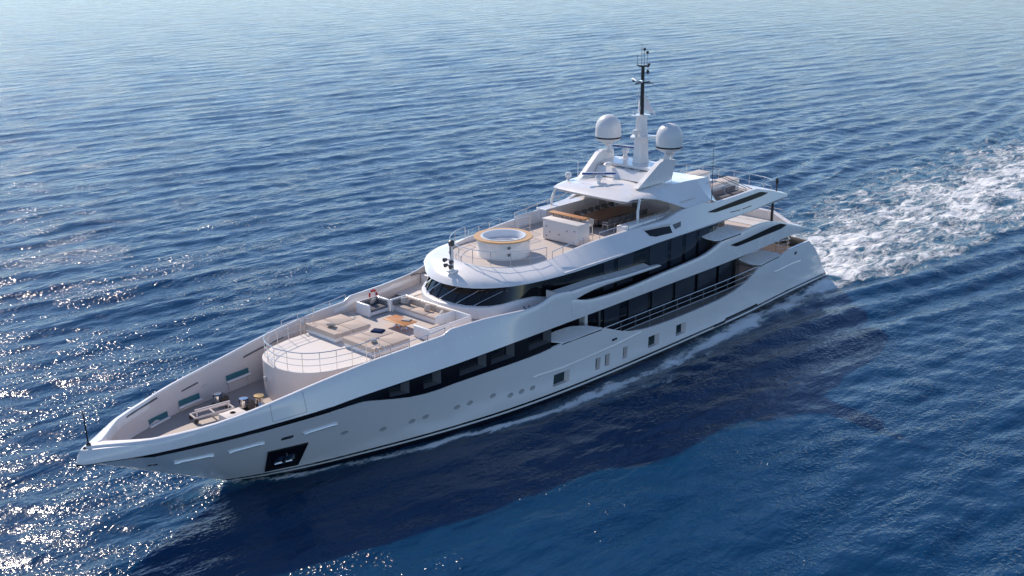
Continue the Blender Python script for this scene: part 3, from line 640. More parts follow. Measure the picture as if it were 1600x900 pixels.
for x, y, z0, z1, r_ in ((19.42, -.12, 18.95, 20.5, .02), (19.42, .1, 18.95, 20.2, .02), (19.4, .35, 19.0, 20.0, .018), (19.42, -.5, 18.95, 19.7, .02)):
    sub(MB().tube([(x, y, z0), (x, y, z1)], r_, 5), 'whip_aerial', 'dsteel', mast)
for x, y, z in ((20.1, 0, 17.95), (19.4, -.85, 17.95), (19.4, -.6, 17.92), (19.6, .1, 17.9), (19.4, .5, 19.08), (20.1, -.1, 15.7), (19.4, .1, 20.1), (19.4, .35, 19.9)):
    sub(MB().lathe([(.03, -.1), (.09, -.06), (.09, .07), (.06, .1), (.0, .12)], x, y, z, 10), 'navigation_light', 'chrome' if z < 18.5 else 'rope', mast)
sub(MB().tube([(19.4, .42, 18.95), (19.4, .42, 18.8)], .01, 4).lathe([(0, -.2), (.13, 0), (0, .2)], 19.4, .42, 18.58, 8), 'signal_shape', 'rope', mast)
sub(MB().lathe([(.0, -.02), (.1, 0), (.1, .12), (0, .14)], 20.15, .12, 14.12, 12).lathe([(0, 0), (.17, .06), (.22, .2), (.18, .36), (0, .42)], 20.15, .05, 14.2, 14), 'searchlight', 'dome', mast)
def dome(y):
    s_ = 1 if y > 0 else -1; cx, r_ = 19.77, .93
    prof = [(.0, -.50), (.3, -.50), (.42, -.42), (.85, -.22), (.93, -.06)]
    o = MB().lathe(prof+[(.93, -.05), (.92, .62)]+[(.92*math.cos(a), .62+.98*math.sin(a)) for a in np.linspace(.1, math.pi/2, 10)], cx, y, 13.72, 40).build('satellite_dome', 'dome', Y, ang=60)
    sub(MB().lathe([(.925, -.075), (.945, -.07), (.945, .03), (.925, .035)], cx, y, 13.72, 40), 'dome_band', 'black', o)
    sub(MB().tube([(cx, y, 13.28), (cx-.05, y-.1*s_, 13.0), (19.9, 2.6*s_, 12.6)], [.3, .16, .16], 10).tube([(cx+.3, y, 13.2), (19.9, (abs(y)-.5)*s_, 12.6)], .06, 6).tube([(cx-.3, y+.2*s_, 13.2), (19.5, 2.6*s_, 12.6)], .06, 6), 'dome_bracket', 'white', o)
dome(2.72); dome(-2.72)
def radar(cx, cy, cz, L_, ang, rise):
    o = MB().lathe([(.22, 0), (.2, .1), (.15, .18), (.13, rise-.38), (.24, rise-.34), (.28, rise-.2), (.2, rise-.06), (.08, rise-.04), (.08, rise)], cx, cy, cz, 18).build('radar_pedestal', 'white', Y, ang=40)
    b0 = MB(); b0.box(-L_/2, L_/2, -.09, .09, 0, .17, .03); c, s_ = math.cos(ang), math.sin(ang)
    tr_ = lambda b_: setattr(b_, 'v', [(cx+x*c-y*s_, cy+x*s_+y*c, cz+rise+z) for x, y, z in b_.v]) or b_
    ar = sub(tr_(b0), 'radar_scanner', 'white', o)
    f = MB().box(-L_/2+.01, L_/2-.01, .0905, .102, .02, .15); f.box(-L_/2+.01, L_/2-.01, -.102, -.0905, .02, .15)
    sub(tr_(f), 'scanner_face', 'bluebar', o)
    cu = bpy.data.curves.new('lettering', 'FONT'); cu.body = 'FURUNO'; cu.size = .15; cu.align_x = 'CENTER'; cu.align_y = 'CENTER'; cu.extrude = .002; cu.space_character = 1.5
    cu.materials.append(M['white'])
    tc_ = bpy.data.objects.new('lettering_curve', cu); COL.objects.link(tc_); bpy.context.view_layer.update()
    me_ = bpy.data.meshes.new_from_object(tc_.evaluated_get(bpy.context.evaluated_depsgraph_get())); bpy.data.objects.remove(tc_)
    tx = bpy.data.objects.new('lettering', me_); COL.objects.link(tx); tx.parent = o
    side_ = 1 if abs(((math.degrees(ang)+90-43.9+180) % 360)-180) < 90 else -1
    tx.matrix_world = Matrix.Translation((cx-s_*.106*side_, cy+c*.106*side_, cz+rise+.085)) @ Matrix.Rotation(ang+(math.pi if side_ > 0 else 0), 4, 'Z') @ Matrix.Rotation(math.pi/2, 4, 'X')
radar(23.5, -.45, 11.1, 2.35, R(-46), .75)
radar(18.95, -1.75, 12.18, 1.9, R(-75), .72)
MB().lathe([(.16, 0), (.1, .08), (.09, .3), (.0, .3)], 23.4, -3.35, 11.0, 12).lathe([(0, 0), (.2, .08), (.24, .26), (.17, .42), (0, .46)], 23.4, -3.35, 11.15, 16).build('searchlight', 'dome', Y)
MB().lathe([(0, -.0), (.3, .05), (.42, .16), (.3, .28), (0, .34)], 21.6, -1.2, 12.02, 18, 1, .6).build('horn_fairing', 'white', Y)
for x, y in ((22.6, 2.9), (22.0, 3.0), (21.3, 3.05), (20.6, 3.1), (19.9, 3.1), (22.9, 2.7)):
    MB().tube([(x, y, 11.1), (x, y, 11.62)], .018, 5).build('gps_aerial', 'white', Y)
for x, y in ((22.4, -3.3),): MB().tube([(x, y, 11.0), (x, y, 12.2)], .02, 5).build('whip_aerial', 'white', Y)
for x, y in ((21.2, -.9), (21.2, .2), (21.2, 1.1), (16.4, 0), (16.2, 1.4)):
    z = 11.93 if x > 20 else 11.1
    MB().tube([(x, y-.14, z), (x, y-.14, z+.14), (x, y+.14, z+.14), (x, y+.14, z)], .02, 5).build('grab_handle', 'steel', Y)
MB().tube([(17.3, 4.75, 9.7), (17.32, 4.75, 14.4)], [.03, .012], 5).build('whip_aerial', 'rope', Y)

# ---- railings
def railing(pts, h, bars=1, r_=.022, post_step=1.4, name='railing', gap=None, tilt=0):
    pts = [Vector(p) for p in pts]; t = MB()
    for f in [1]+[i/(bars+1) for i in range(1, bars+1)]:
        t.tube([p+Vector((0, 0, h*f)) for p in pts], r_*1.25 if f == 1 else r_*.75, 6)
    o = t.build(name, 'steel', Y)
    d = [0]
    for a, b_ in zip(pts, pts[1:]): d.append(d[-1]+(b_-a).length)
    n_ = max(1, round(d[-1]/post_step))
    for i in range(n_+1):
        s_ = d[-1]*i/n_; k = min(int(np.searchsorted(d, s_, 'right'))-1, len(pts)-2); f = (s_-d[k])/max(1e-6, d[k+1]-d[k]); p = pts[k].lerp(pts[k+1], f)
        sub(MB().tube([p, p+Vector((0, 0, h))], r_, 6), 'post', 'steel', o)
    return o
def arc(cx, cy, rx, ry, a0, a1, z, n_=16): return [(cx+rx*math.cos(R(a)), cy+ry*math.sin(R(a)), z) for a in np.linspace(a0, a1, n_)]
DR = [(44.5, 3.1), (46, 3.12), (47.9, 3.12), (49.2, 2.95), (50.2, 2.55), (50.9, 1.9), (51.3, 1.1), (51.5, 0)]
drum = DR+[(x, -y) for x, y in DR[::-1][1:]]
def smooth_closed(p, k=4): return p
fdr = pchip([(y, x) for x, y in [(51.5, 0), (51.3, 1.1), (50.9, 1.9), (50.2, 2.5), (49.2, 2.9), (48.2, 3.06)]])
dp = [(44.3, 3.12), (46.5, 3.12), (47.5, 3.1), (48.2, 3.06)]+[(fdr(y), y) for y in np.linspace(3.0, 0, 14)]
drum = dp+[(x, -y) for x, y in dp[::-1][1:]]
MB().prism(drum, 3.7, 5.78).build('foredeck_trunk', 'inner', Y, ang=30)
MB().prism([(x-.03 if x > 48 else x, y*.985) for x, y in drum], 5.78, 5.81).build('lounge_deck', 'deckwhite', Y, smooth=False)
pl = [(44.3, 3.12), (44.1, 3.9), (43.2, 4.2), (40, 4.4), (38.6, 4.4), (37.5, 4.2)]
MB().prism(pl+[(x, -y) for x, y in pl[::-1]], 5.5, 5.80).build('lounge_deck', 'paleteak', Y, smooth=False)
rp = [(x-.12 if x > 48.5 else x, y-.1*np.sign(y) if abs(y) > .4 else y, 5.81) for x, y in drum if x > 44.6]
railing(rp, 1.08, 2, .02, .95, 'foredeck_railing')
for s_ in (1, -1):
    railing([(x, (YT(x)-.12)*s_, ZUT(x)) for x in (42.9, 44, 45, 46, 47, 48)], .33, 0, .022, 1.25, 'bulwark_railing')
    t = MB(); yr = lambda x: (YT(x)-.13)*s_
    for zt, x0, x1, r_ in ((3.66, 11.6, 29.9, .03), (3.28, 12.3, 28.9, .018), (2.92, 13.2, 27.9, .018)): t.tube([(x, yr(x), zt) for x in np.linspace(x0, x1, 14)], r_, 6)
    ro = t.build('walkway_railing', 'steel', Y)
    for x in np.arange(12.6, 29.5, 1.55): sub(MB().tube([(x, yr(x), ZTOP(x)-.05), (x, yr(x), 3.66)], .024, 6), 'post', 'steel', ro)
# raised boarding ladder frames on the foredeck corners
for s_ in (1, -1):
    t = MB()
    for dx in (0, .42): t.tube([(46.6+dx, 3.25*s_, 5.0), (46.6+dx, 3.2*s_, 6.3), (46.6+dx, 3.35*s_, 6.55), (46.6+dx, 3.6*s_, 6.5), (46.6+dx, 3.75*s_, 6.1)], .025, 6)
    for z in (5.3, 5.6, 5.9): t.tube([(46.6, 3.22*s_, z), (47.02, 3.22*s_, z)], .02, 5)
    t.build('boarding_ladder', 'steel', Y)
# sun-deck rails
rr = [(x-.12*(1 if x > 34.6 else 0), y-.1*np.sign(y), z) for x, y, z in side(TOP) if x > 33.3 ]
rr = [(x, y, 8.47) for x, y, z in rr]
railing(rr, 1.0, 1, .02, 1.2, 'sundeck_railing')
for s_ in (1, -1):
    railing([(x, 3.75*s_, float(np.interp(x, [q[0] for q in TOP[::-1]], [q[2] for q in TOP[::-1]]))) for x in (33, 32, 31, 30)], .45, 0, .02, 1.1, 'coaming_railing')
    railing([(x, float(np.interp(x, [q[0] for q in TOP[::-1]], [q[1] for q in TOP[::-1]])-.1)*s_, float(np.interp(x, [q[0] for q in TOP[::-1]], [q[2] for q in TOP[::-1]]))+.02) for x in (28.5, 27, 25.5, 24, 22.5, 21.9)], .42, 0, .024, 1.3, 'coaming_railing')
# aft sun-deck rail and aft upper / main deck rails
railing([(11.0, -4.6, 8.9), (9.2, -4.4, 8.7), (8.0, -3.6, 8.6), (7.7, -1.5, 8.6), (7.7, 1.5, 8.6), (7.9, 3.2, 8.6), (8.7, 4.3, 8.7)], 1.05, 1, .02, 1.5, 'aft_railing')
railing([(15.2, -4.6, 9.4), (13, -4.55, 9.4), (11.0, -4.5, 9.4)], .65, 1, .02, 1.2, 'aft_railing')
railing([(6.2, -4.4, 5.9), (4.9, -3.4, 5.8), (4.7, 0, 5.8), (4.9, 3.2, 5.8)], .7, 1, .02, 1.5, 'aft_railing')
railing([(5.6, 3.2, 3.0), (4.2, 3.6, 3.0), (3.6, 3.0, 3.0), (3.5, 0, 3.0), (3.6, -3, 3.0)], 1.0, 2, .02, 1.0, 'aft_railing')

# ---- bow jackstaff, foremast light cluster
MB().tube([(62.3, 0, 4.95), (62.38, 0, 6.75)], [.045, .03], 8).lathe([(.12, 0), (.1, .08), (.05, .12)], 62.3, 0, 4.95, 12).build('jackstaff', 'darkmast', Y)
t = MB().box(37.75, 38.35, -.28, .28, 8.15, 8.32, .05).tube([(38.05, 0, 8.3), (38.05, 0, 9.85)], [.13, .11], 12); fl = t.build('foremast', 'white', Y)
for dy, z in ((-.25, 8.62), (.2, 8.6), (-.32, 8.95), (.25, 8.92)):
    sub(MB().tube([(38.05, 0, z), (38.25, dy, z)], .03, 6).tube([(38.2, dy, z), (38.42, dy, z)], [.1, .14], 12), 'floodlight', 'dsteel', fl)
sub(MB().lathe([(.17, 0), (.19, .06), (.19, .3), (.12, .36), (.0, .38)], 38.05, 0, 9.85, 14).tube([(38.05, 0, 8.4), (38.18, 0, 9.8)], .05, 6), 'masthead_light', 'dsteel', fl)
# ---- aft details
MB().tube([(6.2, 3.0, 5.2), (6.2, 3.0, 8.2)], .11, 12).build('deck_pillar', 'darkmast', Y)
MB().tube([(8.6, 1.2, 2.2), (8.6, 1.2, 5.1)], .13, 12).build('deck_pillar', 'darkmast', Y)
MB().tube([(7.75, 4.2, 8.45), (7.75, 4.2, 9.6)], .05, 8).lathe([(.08, 0), (.12, .1), (.12, .4), (.06, .5)], 7.75, 4.2, 9.2, 10).build('stern_light', 'darkmast', Y)
stern = [(7.0, 4.72), (6.6, 4.0), (6.35, 2), (6.3, 0)]; stern = stern+[(x, -y) for x, y in stern[::-1][1:]]
MB().prism([(9.5, 4.6)]+stern+[(9.5, -4.6)], 8.2, 8.38).build('sundeck_apron', 'white', Y, ang=20)
s2 = [(4.3, 4.95), (3.9, 4.2), (3.6, 2), (3.55, 0)]; s2 = s2+[(x, -y) for x, y in s2[::-1][1:]]
MB().prism([(6.5, 5.0)]+s2+[(6.5, -5.0)], 5.06, 5.24).build('upper_apron', 'white', Y, ang=20)
P = [[(x+.7, y*.86, 5.2), (x+.62, y*.87, 5.25+.7*hh), (x+.3, y*.93, 5.28+.72*hh), (x+.1, y*.97, 5.24)] for x, y in s2 for hh in [1 if abs(y) < 4.1 else .02]]
MB().grid(P).build('aft_coaming', 'white', Y, ang=30)
MB().box(8.2, 10.8, -4.5, -3.6, 5.2, 5.75, .08).box(8.2, 13.0, -4.75, -4.45, 5.2, 6.3, .05).build('aft_bench', 'deckwhite', Y)
MB().box(2.9, 10.3, -4.6, 4.6, 2.16, 2.2).build('aft_deck', 'pinkdeck', Y, smooth=False)
MB().grid([[(2.9, y, 2.2), (2.85, y, 3.0), (3.2, y, 3.05), (3.25, y, 2.2)] for y in np.linspace(-4.6, 4.6, 9)]).build('transom_coaming', 'pinkdeck', Y)
MB().box(5.0, 7.6, -2.2, 2.4, 2.2, 3.0, .1).build('aft_settee', 'white', Y)
MB().box(5.9, 6.7, 3.4, 3.9, 2.2, 3.1, .04).box(4.2, 4.7, 3.7, 4.1, 2.2, 2.9, .05).build('mooring_winch', 'rope', Y)

# ================================================================ loose things on deck
def bake(mb, rz, loc):
    c, s_ = math.cos(rz), math.sin(rz); mb.v = [(loc[0]+x*c-y*s_, loc[1]+x*s_+y*c, loc[2]+z) for x, y, z in mb.v]; return mb
def cushion(mb, x0, x1, y0, y1, z0, z1, b_=.05): return mb.box(x0, x1, y0, y1, z0, z1, b_)
def daybed(y0, y1, label):
    cx, cy = 45.6, (y0+y1)/2; T = thing('daybed', label, 'daybed', (cx, cy, 5.81), 'sun beds on the foredeck')
    hx, hy = 1.33, (y1-y0)/2
    local_part(MB().box(-hx+.06, hx-.06, -hy+.06, hy-.06, 0, .28, .05), 'base', 'white', T)
    for a, b_ in ((-hx, -.02), (.0, .78)):
        for c, d in ((-hy, -.01), (.01, hy)):
            local_part(cushion(MB(), a, b_-.01, c, d, .28, .5), 'cushion', 'taupe', T)
    hb = MB()
    hb.slab([(.79, -hy, .28), (.79, -hy, .5), (hx-.15, -hy, .57), (hx, -hy, .55), (hx, -hy, .28)], (0, 2*hy, 0)); local_part(hb, 'headrest', 'taupe', T, ang=60)
    return T
daybed(-3.22, -.42, 'wide taupe sun bed beside the armchair, with a grey towel pillow on its end')
daybed(.26, 3.06, 'wide taupe sun bed nearest the side rail, with a folded navy towel on it')
def pillow(x, y, z, rx, ry, rz, s_, m, label, sz=.22):
    t = MB(); n_ = 8; P = []
    for i in range(n_+1):
        r_ = []
        for j in range(n_+1):
            a, b_ = i/n_*2-1, j/n_*2-1; h = .09*(1-a**4)**.5*(1-b_**4)**.5 if abs(a) < 1 and abs(b_) < 1 else 0
            r_.append((a*sz*(1-.08*b_*b_), b_*sz*(1-.08*a*a)*s_, h))
        P.append(r_)
    t.grid(P); t.grid([[(x_, y_, -z_) for x_, y_, z_ in r_][::-1] for r_ in P])
    o = t.build('pillow', m, None, ang=80); o.location = (x, y, z); o.rotation_euler = (R(rx), R(ry), R(rz))
    tag(o, label, 'pillow', 'scatter pillows on the foredeck'); return o
pillow(46.15, -1.75, 6.46, 10, -25, 15, 1.3, 'pillow', 'crumpled grey and white pillow on the sun bed next to the armchair')
pillow(46.1, 2.0, 6.45, -8, -22, -20, 1.4, 'pillow', 'crumpled white pillow on the sun bed nearest the side rail')
o = MB().box(-.28, .28, -.36, .36, 0, .05, .02).box(-.24, .26, -.33, .33, .05, .09, .02).build('folded_towel', 'towel', None); o.location = (44.8, .85, 6.32); o.rotation_euler = (0, 0, R(25)); tag(o, 'folded navy blue towel lying on the sun bed near the teak table', 'towel')
# armchair
T = thing('armchair', 'boxy white armchair with dark grey cushions behind the sun beds', 'armchair', (41.85, -3.1, 5.8))
t = MB().box(-.85, .85, -.62, -.50, 0, .78, .03).box(-.85, -.70, -.50, .62, 0, .78, .03).box(.70, .85, -.50, .62, 0, .78, .03).box(-.7, .7, -.5, .6, .05, .28, .03)
local_part(t, 'frame', 'white', T); local_part(MB().box(-.69, .69, -.34, .60, .28, .43, .05), 'seat_cushion', 'grey', T)
local_part(MB().box(-.69, .69, -.5, -.34, .28, .74, .05), 'back_cushion', 'grey', T); local_part(MB().box(-.69, -.57, -.33, .5, .43, .72, .04), 'arm_cushion', 'grey', T); local_part(MB().box(.57, .69, -.33, .5, .43, .72, .04), 'arm_cushion', 'grey', T)
pillow(41.75, -3.25, 6.46, 60, 0, 20, 1, 'pillow', 'pale pillow leaning in the boxy armchair')
# sofa: L shape
T = thing('corner_sofa', 'long white U-shaped sofa with taupe cushions around the teak table', 'sofa', (40.3, 0, 5.8))
t = MB().box(-.62, -.48, -2.45, 3.35, 0, .80, .03).box(-.48, .75, -2.45, -2.31, 0, .80, .03).box(-.48, 1.05, 1.95, 2.08, 0, .80, .03).box(1.05, 2.75, 3.2, 3.35, 0, .72, .03).box(2.6, 2.75, 1.95, 3.2, 0, .72, .03).box(-.48, 1.05, 3.2, 3.35, 0, .72, .03).box(-.48, .5, -2.3, 1.95, 0, .3, .03).box(1.05, 2.6, 2.15, 3.2, 0, .3, .03)
local_part(t, 'frame', 'white', T)
for a, b_ in ((-2.3, -.9), (-.88, .52), (.54, 1.94)):
    local_part(MB().box(-.3, .55, a, b_, .3, .44, .05), 'seat_cushion', 'taupe', T)
    local_part(MB().box(-.47, -.29, a, b_, .32, .78, .06), 'back_cushion', 'taupe', T)
local_part(MB().box(-.28, .7, -2.3, -2.14, .44, .76, .06), 'arm_cushion', 'grey', T)
local_part(MB().box(1.1, 2.58, 2.16, 3.0, .3, .42, .05), 'seat_cushion', 'taupe', T); local_part(MB().box(1.1, 2.58, 3.02, 3.19, .32, .7, .05), 'back_cushion', 'grey', T)
pillow(40.35, -1.95, 6.46, 0, 62, 25, 1, 'pillow', 'pale pillow in the far corner of the long sofa')
pillow(40.35, -1.5, 6.44, 0, 58, -5, 1, 'grey', 'dark grey pillow beside the corner pillow of the long sofa')
pillow(40.3, .15, 6.45, 0, 62, 10, 1, 'taupe', 'taupe pillow standing alone in the middle of the long sofa')
pillow(40.45, 1.55, 6.44, 0, 60, -25, 1, 'pillow', 'pale pillow at the sofa end nearest the side rail')
T = thing('coffee_table', 'rectangular varnished teak table on a steel pedestal in the lounge', 'table', (42.55, .2, 5.8))
local_part(MB().box(-.52, .52, -.95, .95, .42, .47, .02), 'tabletop', 'teak', T); local_part(MB().lathe([(.22, 0), (.2, .03), (.06, .05), (.06, .42)], 0, -.35, 0, 14).lathe([(.22, 0), (.2, .03), (.06, .05), (.06, .42)], 0, .35, 0, 14), 'pedestal', 'steel', T)
o = MB().box(-.2, .2, -.28, .28, 0, .03, .01).box(-.18, .18, -.26, .26, .03, .07, .01).build('book_stack', 'pillow', None); o.location = (42.35, .55, 6.275); o.rotation_euler = (0, 0, R(20)); tag(o, 'pale book lying on the teak lounge table', 'book')
T = thing('lifebuoy', 'red ring lifebuoy on the bulwark behind the armchair', 'lifebuoy', (40.7, -4.5, 6.33))
t = MB().tube([(.3*math.cos(a), 0, .3*math.sin(a)) for a in np.linspace(0, 2*math.pi, 20)[:-1]], .075, 8, True); local_part(t, 'ring', 'red', T)
for a in (45, 135, 225, 315): local_part(MB().tube([(.3*math.cos(R(a+d)), 0, .3*math.sin(R(a+d))) for d in (-7, 0, 7)], .08, 8), 'band', 'white', T)
T = thing('lifebuoy', 'small red lifebuoy on the aft upper-deck rail by the stern', 'lifebuoy', (6.4, -4.2, 6.35)); local_part(MB().tube([(.28*math.cos(a), 0, .28*math.sin(a)) for a in np.linspace(0, 2*math.pi, 16)[:-1]], .08, 8, True), 'ring', 'red', T)

# ---- foredeck gear
def windlass(x, y, label):
    T = thing('windlass', label, 'windlass', (x, y, 3.75), 'anchor windlasses')
    local_part(MB().box(-.35, .35, -.3, .3, 0, .15, .03), 'base', 'rope', T); local_part(MB().tube([(-.05, -.42, .4), (-.05, -.3, .4), (-.05, -.1, .4), (-.05, .1, .4), (-.05, .3, .4), (-.05, .42, .4)], [.24, .2, .3, .3, .2, .26], 16), 'drum', 'dsteel', T)
    local_part(MB().lathe([(.2, .1), (.24, .2), (.18, .5), (.24, .62), (0, .66)], .15, 0, .1, 16), 'gypsy', 'chrome', T)
windlass(53.75, -1.95, 'dark chrome anchor windlass near the far bulwark of the bow'); windlass(53.15, -.35, 'dark anchor windlass beside the brass-topped capstan')
T = thing('capstan', 'brass-topped steel capstan in front of the round foredeck trunk', 'capstan', (52.35, -.3+.0, 3.75)); local_part(MB().lathe([(.32, 0), (.3, .06), (.2, .2), (.2, .42), (.27, .52)], 0, 0, 0, 20), 'barrel', 'chrome', T); local_part(MB().lathe([(.28, .52), (.28, .6), (0, .62)], 0, 0, 0, 20), 'cap', 'brass', T)
T = thing('deck_chest', 'low white chest with a round hatch on the anchor deck', 'chest', (54.45, .35, 3.75), None, R(0)); local_part(MB().box(-.62, .62, -.42, .42, 0, .45, .03), 'box', 'deckwhite', T); local_part(MB().lathe([(.17, 0), (.15, .02), (.13, .02), (.12, .0)], 0, 0, .45, 20), 'hatch_ring', 'rope', T)
T = thing('deck_trolley', 'grey wheeled frame trolley standing on the anchor deck', 'trolley', (54.9, -.95, 3.75), None, R(-8))
t = MB()
for y in (-.35, .35): t.tube([(-1.1, y, .3), (1.1, y, .3)], .05, 6)
for x in (-1.1, 0, 1.1): t.tube([(x, -.35, .3), (x, .35, .3)], .05, 6)
t.tube([(-1.0, .1, .62), (1.0, .1, .62)], .06, 6).tube([(-.9, .1, .3), (-.9, .1, .62)], .04, 6).tube([(.9, .1, .3), (.9, .1, .62)], .04, 6)
local_part(t, 'frame', 'inner', T)
for x in (-1.05, 1.05):
    for y in (-.35, .35): local_part(MB().tube([(x, y-.04, .12), (x, y+.04, .12)], .12, 10), 'wheel', 'rope', T)
M['sea_view'] = mat('painted_sea_view', (.05, .17, .21), .15)  # sea colour painted on panels that stand in for open slots
for a, b_, z in ((57.9, 56.6, 3.5), (55.8, 54.4, 3.75), (52.5, 50.9, 4.1)):
    for s_ in (1, -1):
        lin_y = lambda q, zz: LN(q, YT(q)-.28*lin([(43, 1), (58, 1.15), (60.2, 1.5)])(q), zz)-.04
        zc = z+.45; P = [[(q, lin_y(q, zz)*s_, zz) for zz in (zc-.14, zc+.16)] for q in np.linspace(b_, a, 6)]
        o = MB().grid(P).build('mooring_slot', 'sea_view', Y)
        sub(MB().tube([(q, (lin_y(q, zc-.2)-.08)*s_, zc-.19) for q in np.linspace(b_-.05, a+.05, 6)], .075, 10), 'roller', 'white', o)
        for q in (b_+.1, a-.1): sub(MB().tube([(q, (lin_y(q, zc-.2)-.06)*s_, zc-.2), (q, (lin_y(q, 3.9)-.05)*s_, 3.76)], .04, 6), 'bracket', 'inner', o)
for x, yy, L_, z in ((58.2, -2.05, 2.2, 4.92), (54.9, -3.02, 1.1, 4.85), (54.2, -3.05, 1.0, 4.6), (49.6, -3.66, 3.0, 5.55)):
    e_ = .02; P = []
    a, b_ = x+L_/2, x-L_/2
    P = [(q, -(YT(q)-(.36 if q < 58.5 else .42)), z+(ZUT(q)-ZUT(x))) for q in np.linspace(b_, a, 6)]
    MB().tube(P, .05, 6).build('rope_tray', 'reveal', Y)
MB().tube([(51.3, -.9, 4.9), (51.55, -.95, 4.9)], .11, 12).tube([(51.3, -.65, 4.86), (51.55, -.68, 4.86)], .08, 12).build('floodlight', 'chrome', Y)
T = thing('mooring_bitt', 'small dark mooring bitt in the point of the bow', 'bitt', (60.6, -.15, 3.75)); local_part(MB().tube([(0, -.12, 0), (0, -.12, .35)], .06, 8).tube([(0, .12, 0), (0, .12, .35)], .06, 8).tube([(0, -.25, .25), (0, .25, .25)], .04, 8), 'posts', 'rope', T)

# ---- hot tub
T = thing('hot_tub', 'round white hot tub with an orange teak rim on the top deck', 'hot tub', (33.5, 0, 8.4))
local_part(MB().lathe([(1.72, 0), (1.72, 1.12), (1.5, 1.12), (1.5, .3), (0, .3)], 0, 0, 0, 64), 'shell', 'white', T)
local_part(MB().lathe([(1.42, 1.12), (1.74, 1.11), (1.87, 1.12), (1.89, 1.16), (1.87, 1.2), (1.45, 1.2), (1.42, 1.17)], 0, 0, 0, 64, cap=False), 'rim', 'goldteak', T)
local_part(MB().lathe([(1.46, 1.205), (1.44, 1.235), (1.32, 1.22), (1.25, 1.05), (1.2, .8), (.9, .78), (.85, .5), (.0, .48)], 0, 0, 0, 48, cap=False), 'basin', 'aqua', T)
for a in (130, 150, 205, 215, 230, 150+75):
    local_part(MB().lathe([(.075, 0), (.06, .02), (0, .02)], .75*math.cos(R(a)) if a > 200 else 1.0*math.cos(R(a)), (.75 if a > 200 else 1.0)*math.sin(R(a)), .51 if a > 200 else .8, 10), 'jet', 'dsteel', T)
for z in (.3, .75): local_part(MB().box(.9, 1.1, 1.44, 1.5, z, z+.15), 'service_cap', 'reveal', T)
# ---- sun-deck bar
T = thing('bar_counter', 'white bar counter with raised orange teak ledge beyond the hot tub', 'bar counter', (28.6, 1.05, 8.4))
local_part(MB().box(-.55, .62, -1.55, 1.55, .06, 1.38, .04), 'cabinet', 'inner', T)
local_part(MB().box(-.6, .66, -1.6, 1.6, 1.38, 1.44, .02), 'worktop', 'deckwhite', T)
local_part(MB().box(-.72, -.22, -1.75, 1.35, 1.62, 1.69, .02), 'ledge', 'teak', T)
for y in (-1.5, -.7, .1, .9): local_part(MB().tube([(-.4, y, 1.42), (-.4, y, 1.63)], .035, 8), 'ledge_bracket', 'rope', T)
for y, z in ((-1.2, .95), (-.9, .6), (-.1, .55), (.6, .9), (-1.2, .3), (1.25, 1.0)): local_part(MB().tube([(.6, y, z), (.645, y, z)], .05, 8), 'spotlight', 'reveal', T)
def stool():
    T = thing('bar_stool', 'bar stool', 'bar stool', (27.2, 0, 8.4))
    local_part(MB().box(-.2, .2, -.22, .22, .95, 1.05, .03), 'seat', 'pillow', T); local_part(MB().slab([(-.2, -.22, 1.05), (-.2, .22, 1.05), (-.26, .22, 1.4), (-.26, -.22, 1.4)], (-.04, 0, 0)), 'backrest', 'pillow', T)
    for a in (-.18, .18):
        for b_ in (-.18, .18): local_part(MB().tube([(a, b_, .95), (a*1.15, b_*1.15, 0)], .02, 6), 'leg', 'steel', T)
    return T
st = stool()
stl = ['bar stool at the far end of the teak ledge', 'bar stool second from the far end of the teak ledge', 'bar stool at the middle of the teak ledge', 'bar stool second from the near end of the teak ledge', 'bar stool at the near end of the teak ledge']
for i, y in enumerate((-.45, .15, .75, 1.35, 1.95)):
    if i == 0: st.location = (27.4, y, 8.4); st['label'] = stl[0]; st['group'] = 'stools along the bar'
    else: dup(st, (27.4, y, 8.4), R(random.uniform(-10, 10)), stl[i], 'stools along the bar')
# ---- dining table and chairs
TX, TY = 23.0, 0.15
T = thing('dining_table', 'long oval walnut dining table under the hardtop', 'table', (TX, TY, 8.4), None, R(-3))
pts = [(2.35*math.copysign(abs(math.cos(a))**.75, math.cos(a)), 1.0*math.copysign(abs(math.sin(a))**.75, math.sin(a))) for a in np.linspace(0, 2*math.pi, 40)[:-1]]
local_part(MB().prism(pts, .70, .76), 'tabletop', 'walnut', T)
for x in (-1.2, 1.2): local_part(MB().lathe([(.4, 0), (.36, .04), (.1, .1), (.1, .7)], x, 0, 0, 16), 'pedestal', 'dsteel', T)
def chair():
    T = thing('dining_chair', 'chair', 'chair')
    local_part(MB().box(-.26, .26, -.24, .26, .40, .5, .04), 'seat', 'pillow', T)
    P = [[(x, -.24-.06*(1-(x/.3)**2), z) for x in (-.3, -.2, 0, .2, .3)] for z in (.5, .66, .84)]
    t = MB().grid(P).grid([[(x, y-.04, z) for x, y, z in r_] for r_ in P]); t.tube([(-.3, -.28, .84), (-.15, -.34, .86), (.15, -.34, .86), (.3, -.28, .84)], .03, 6)
    local_part(t, 'backrest', 'fabric_dark', T)
    for a in (-1, 1):
        local_part(MB().tube([(a*.29, -.26, .66), (a*.31, .16, .66), (a*.29, .2, .45)], .025, 6), 'armrest', 'pillow', T)
        for b_ in (-.2, .2): local_part(MB().tube([(a*.24, b_, .42), (a*.27, b_*1.2, 0)], .02, 6), 'leg', 'steel', T)
    return T
c0 = chair(); first = True
spots = [(x, 1.38, 180, 'the side rail') for x in (24.7, 23.95, 23.2, 22.45, 21.7, 20.95)] + [(x, -1.12, 0, 'the far coaming') for x in (24.7, 23.95, 23.2, 22.45, 21.7, 20.95)] + [(25.75, .15, 90, 'bar'), (20.25, .15, -90, 'mast')]
ordw = ['first', 'second', 'third', 'fourth', 'fifth', 'sixth']
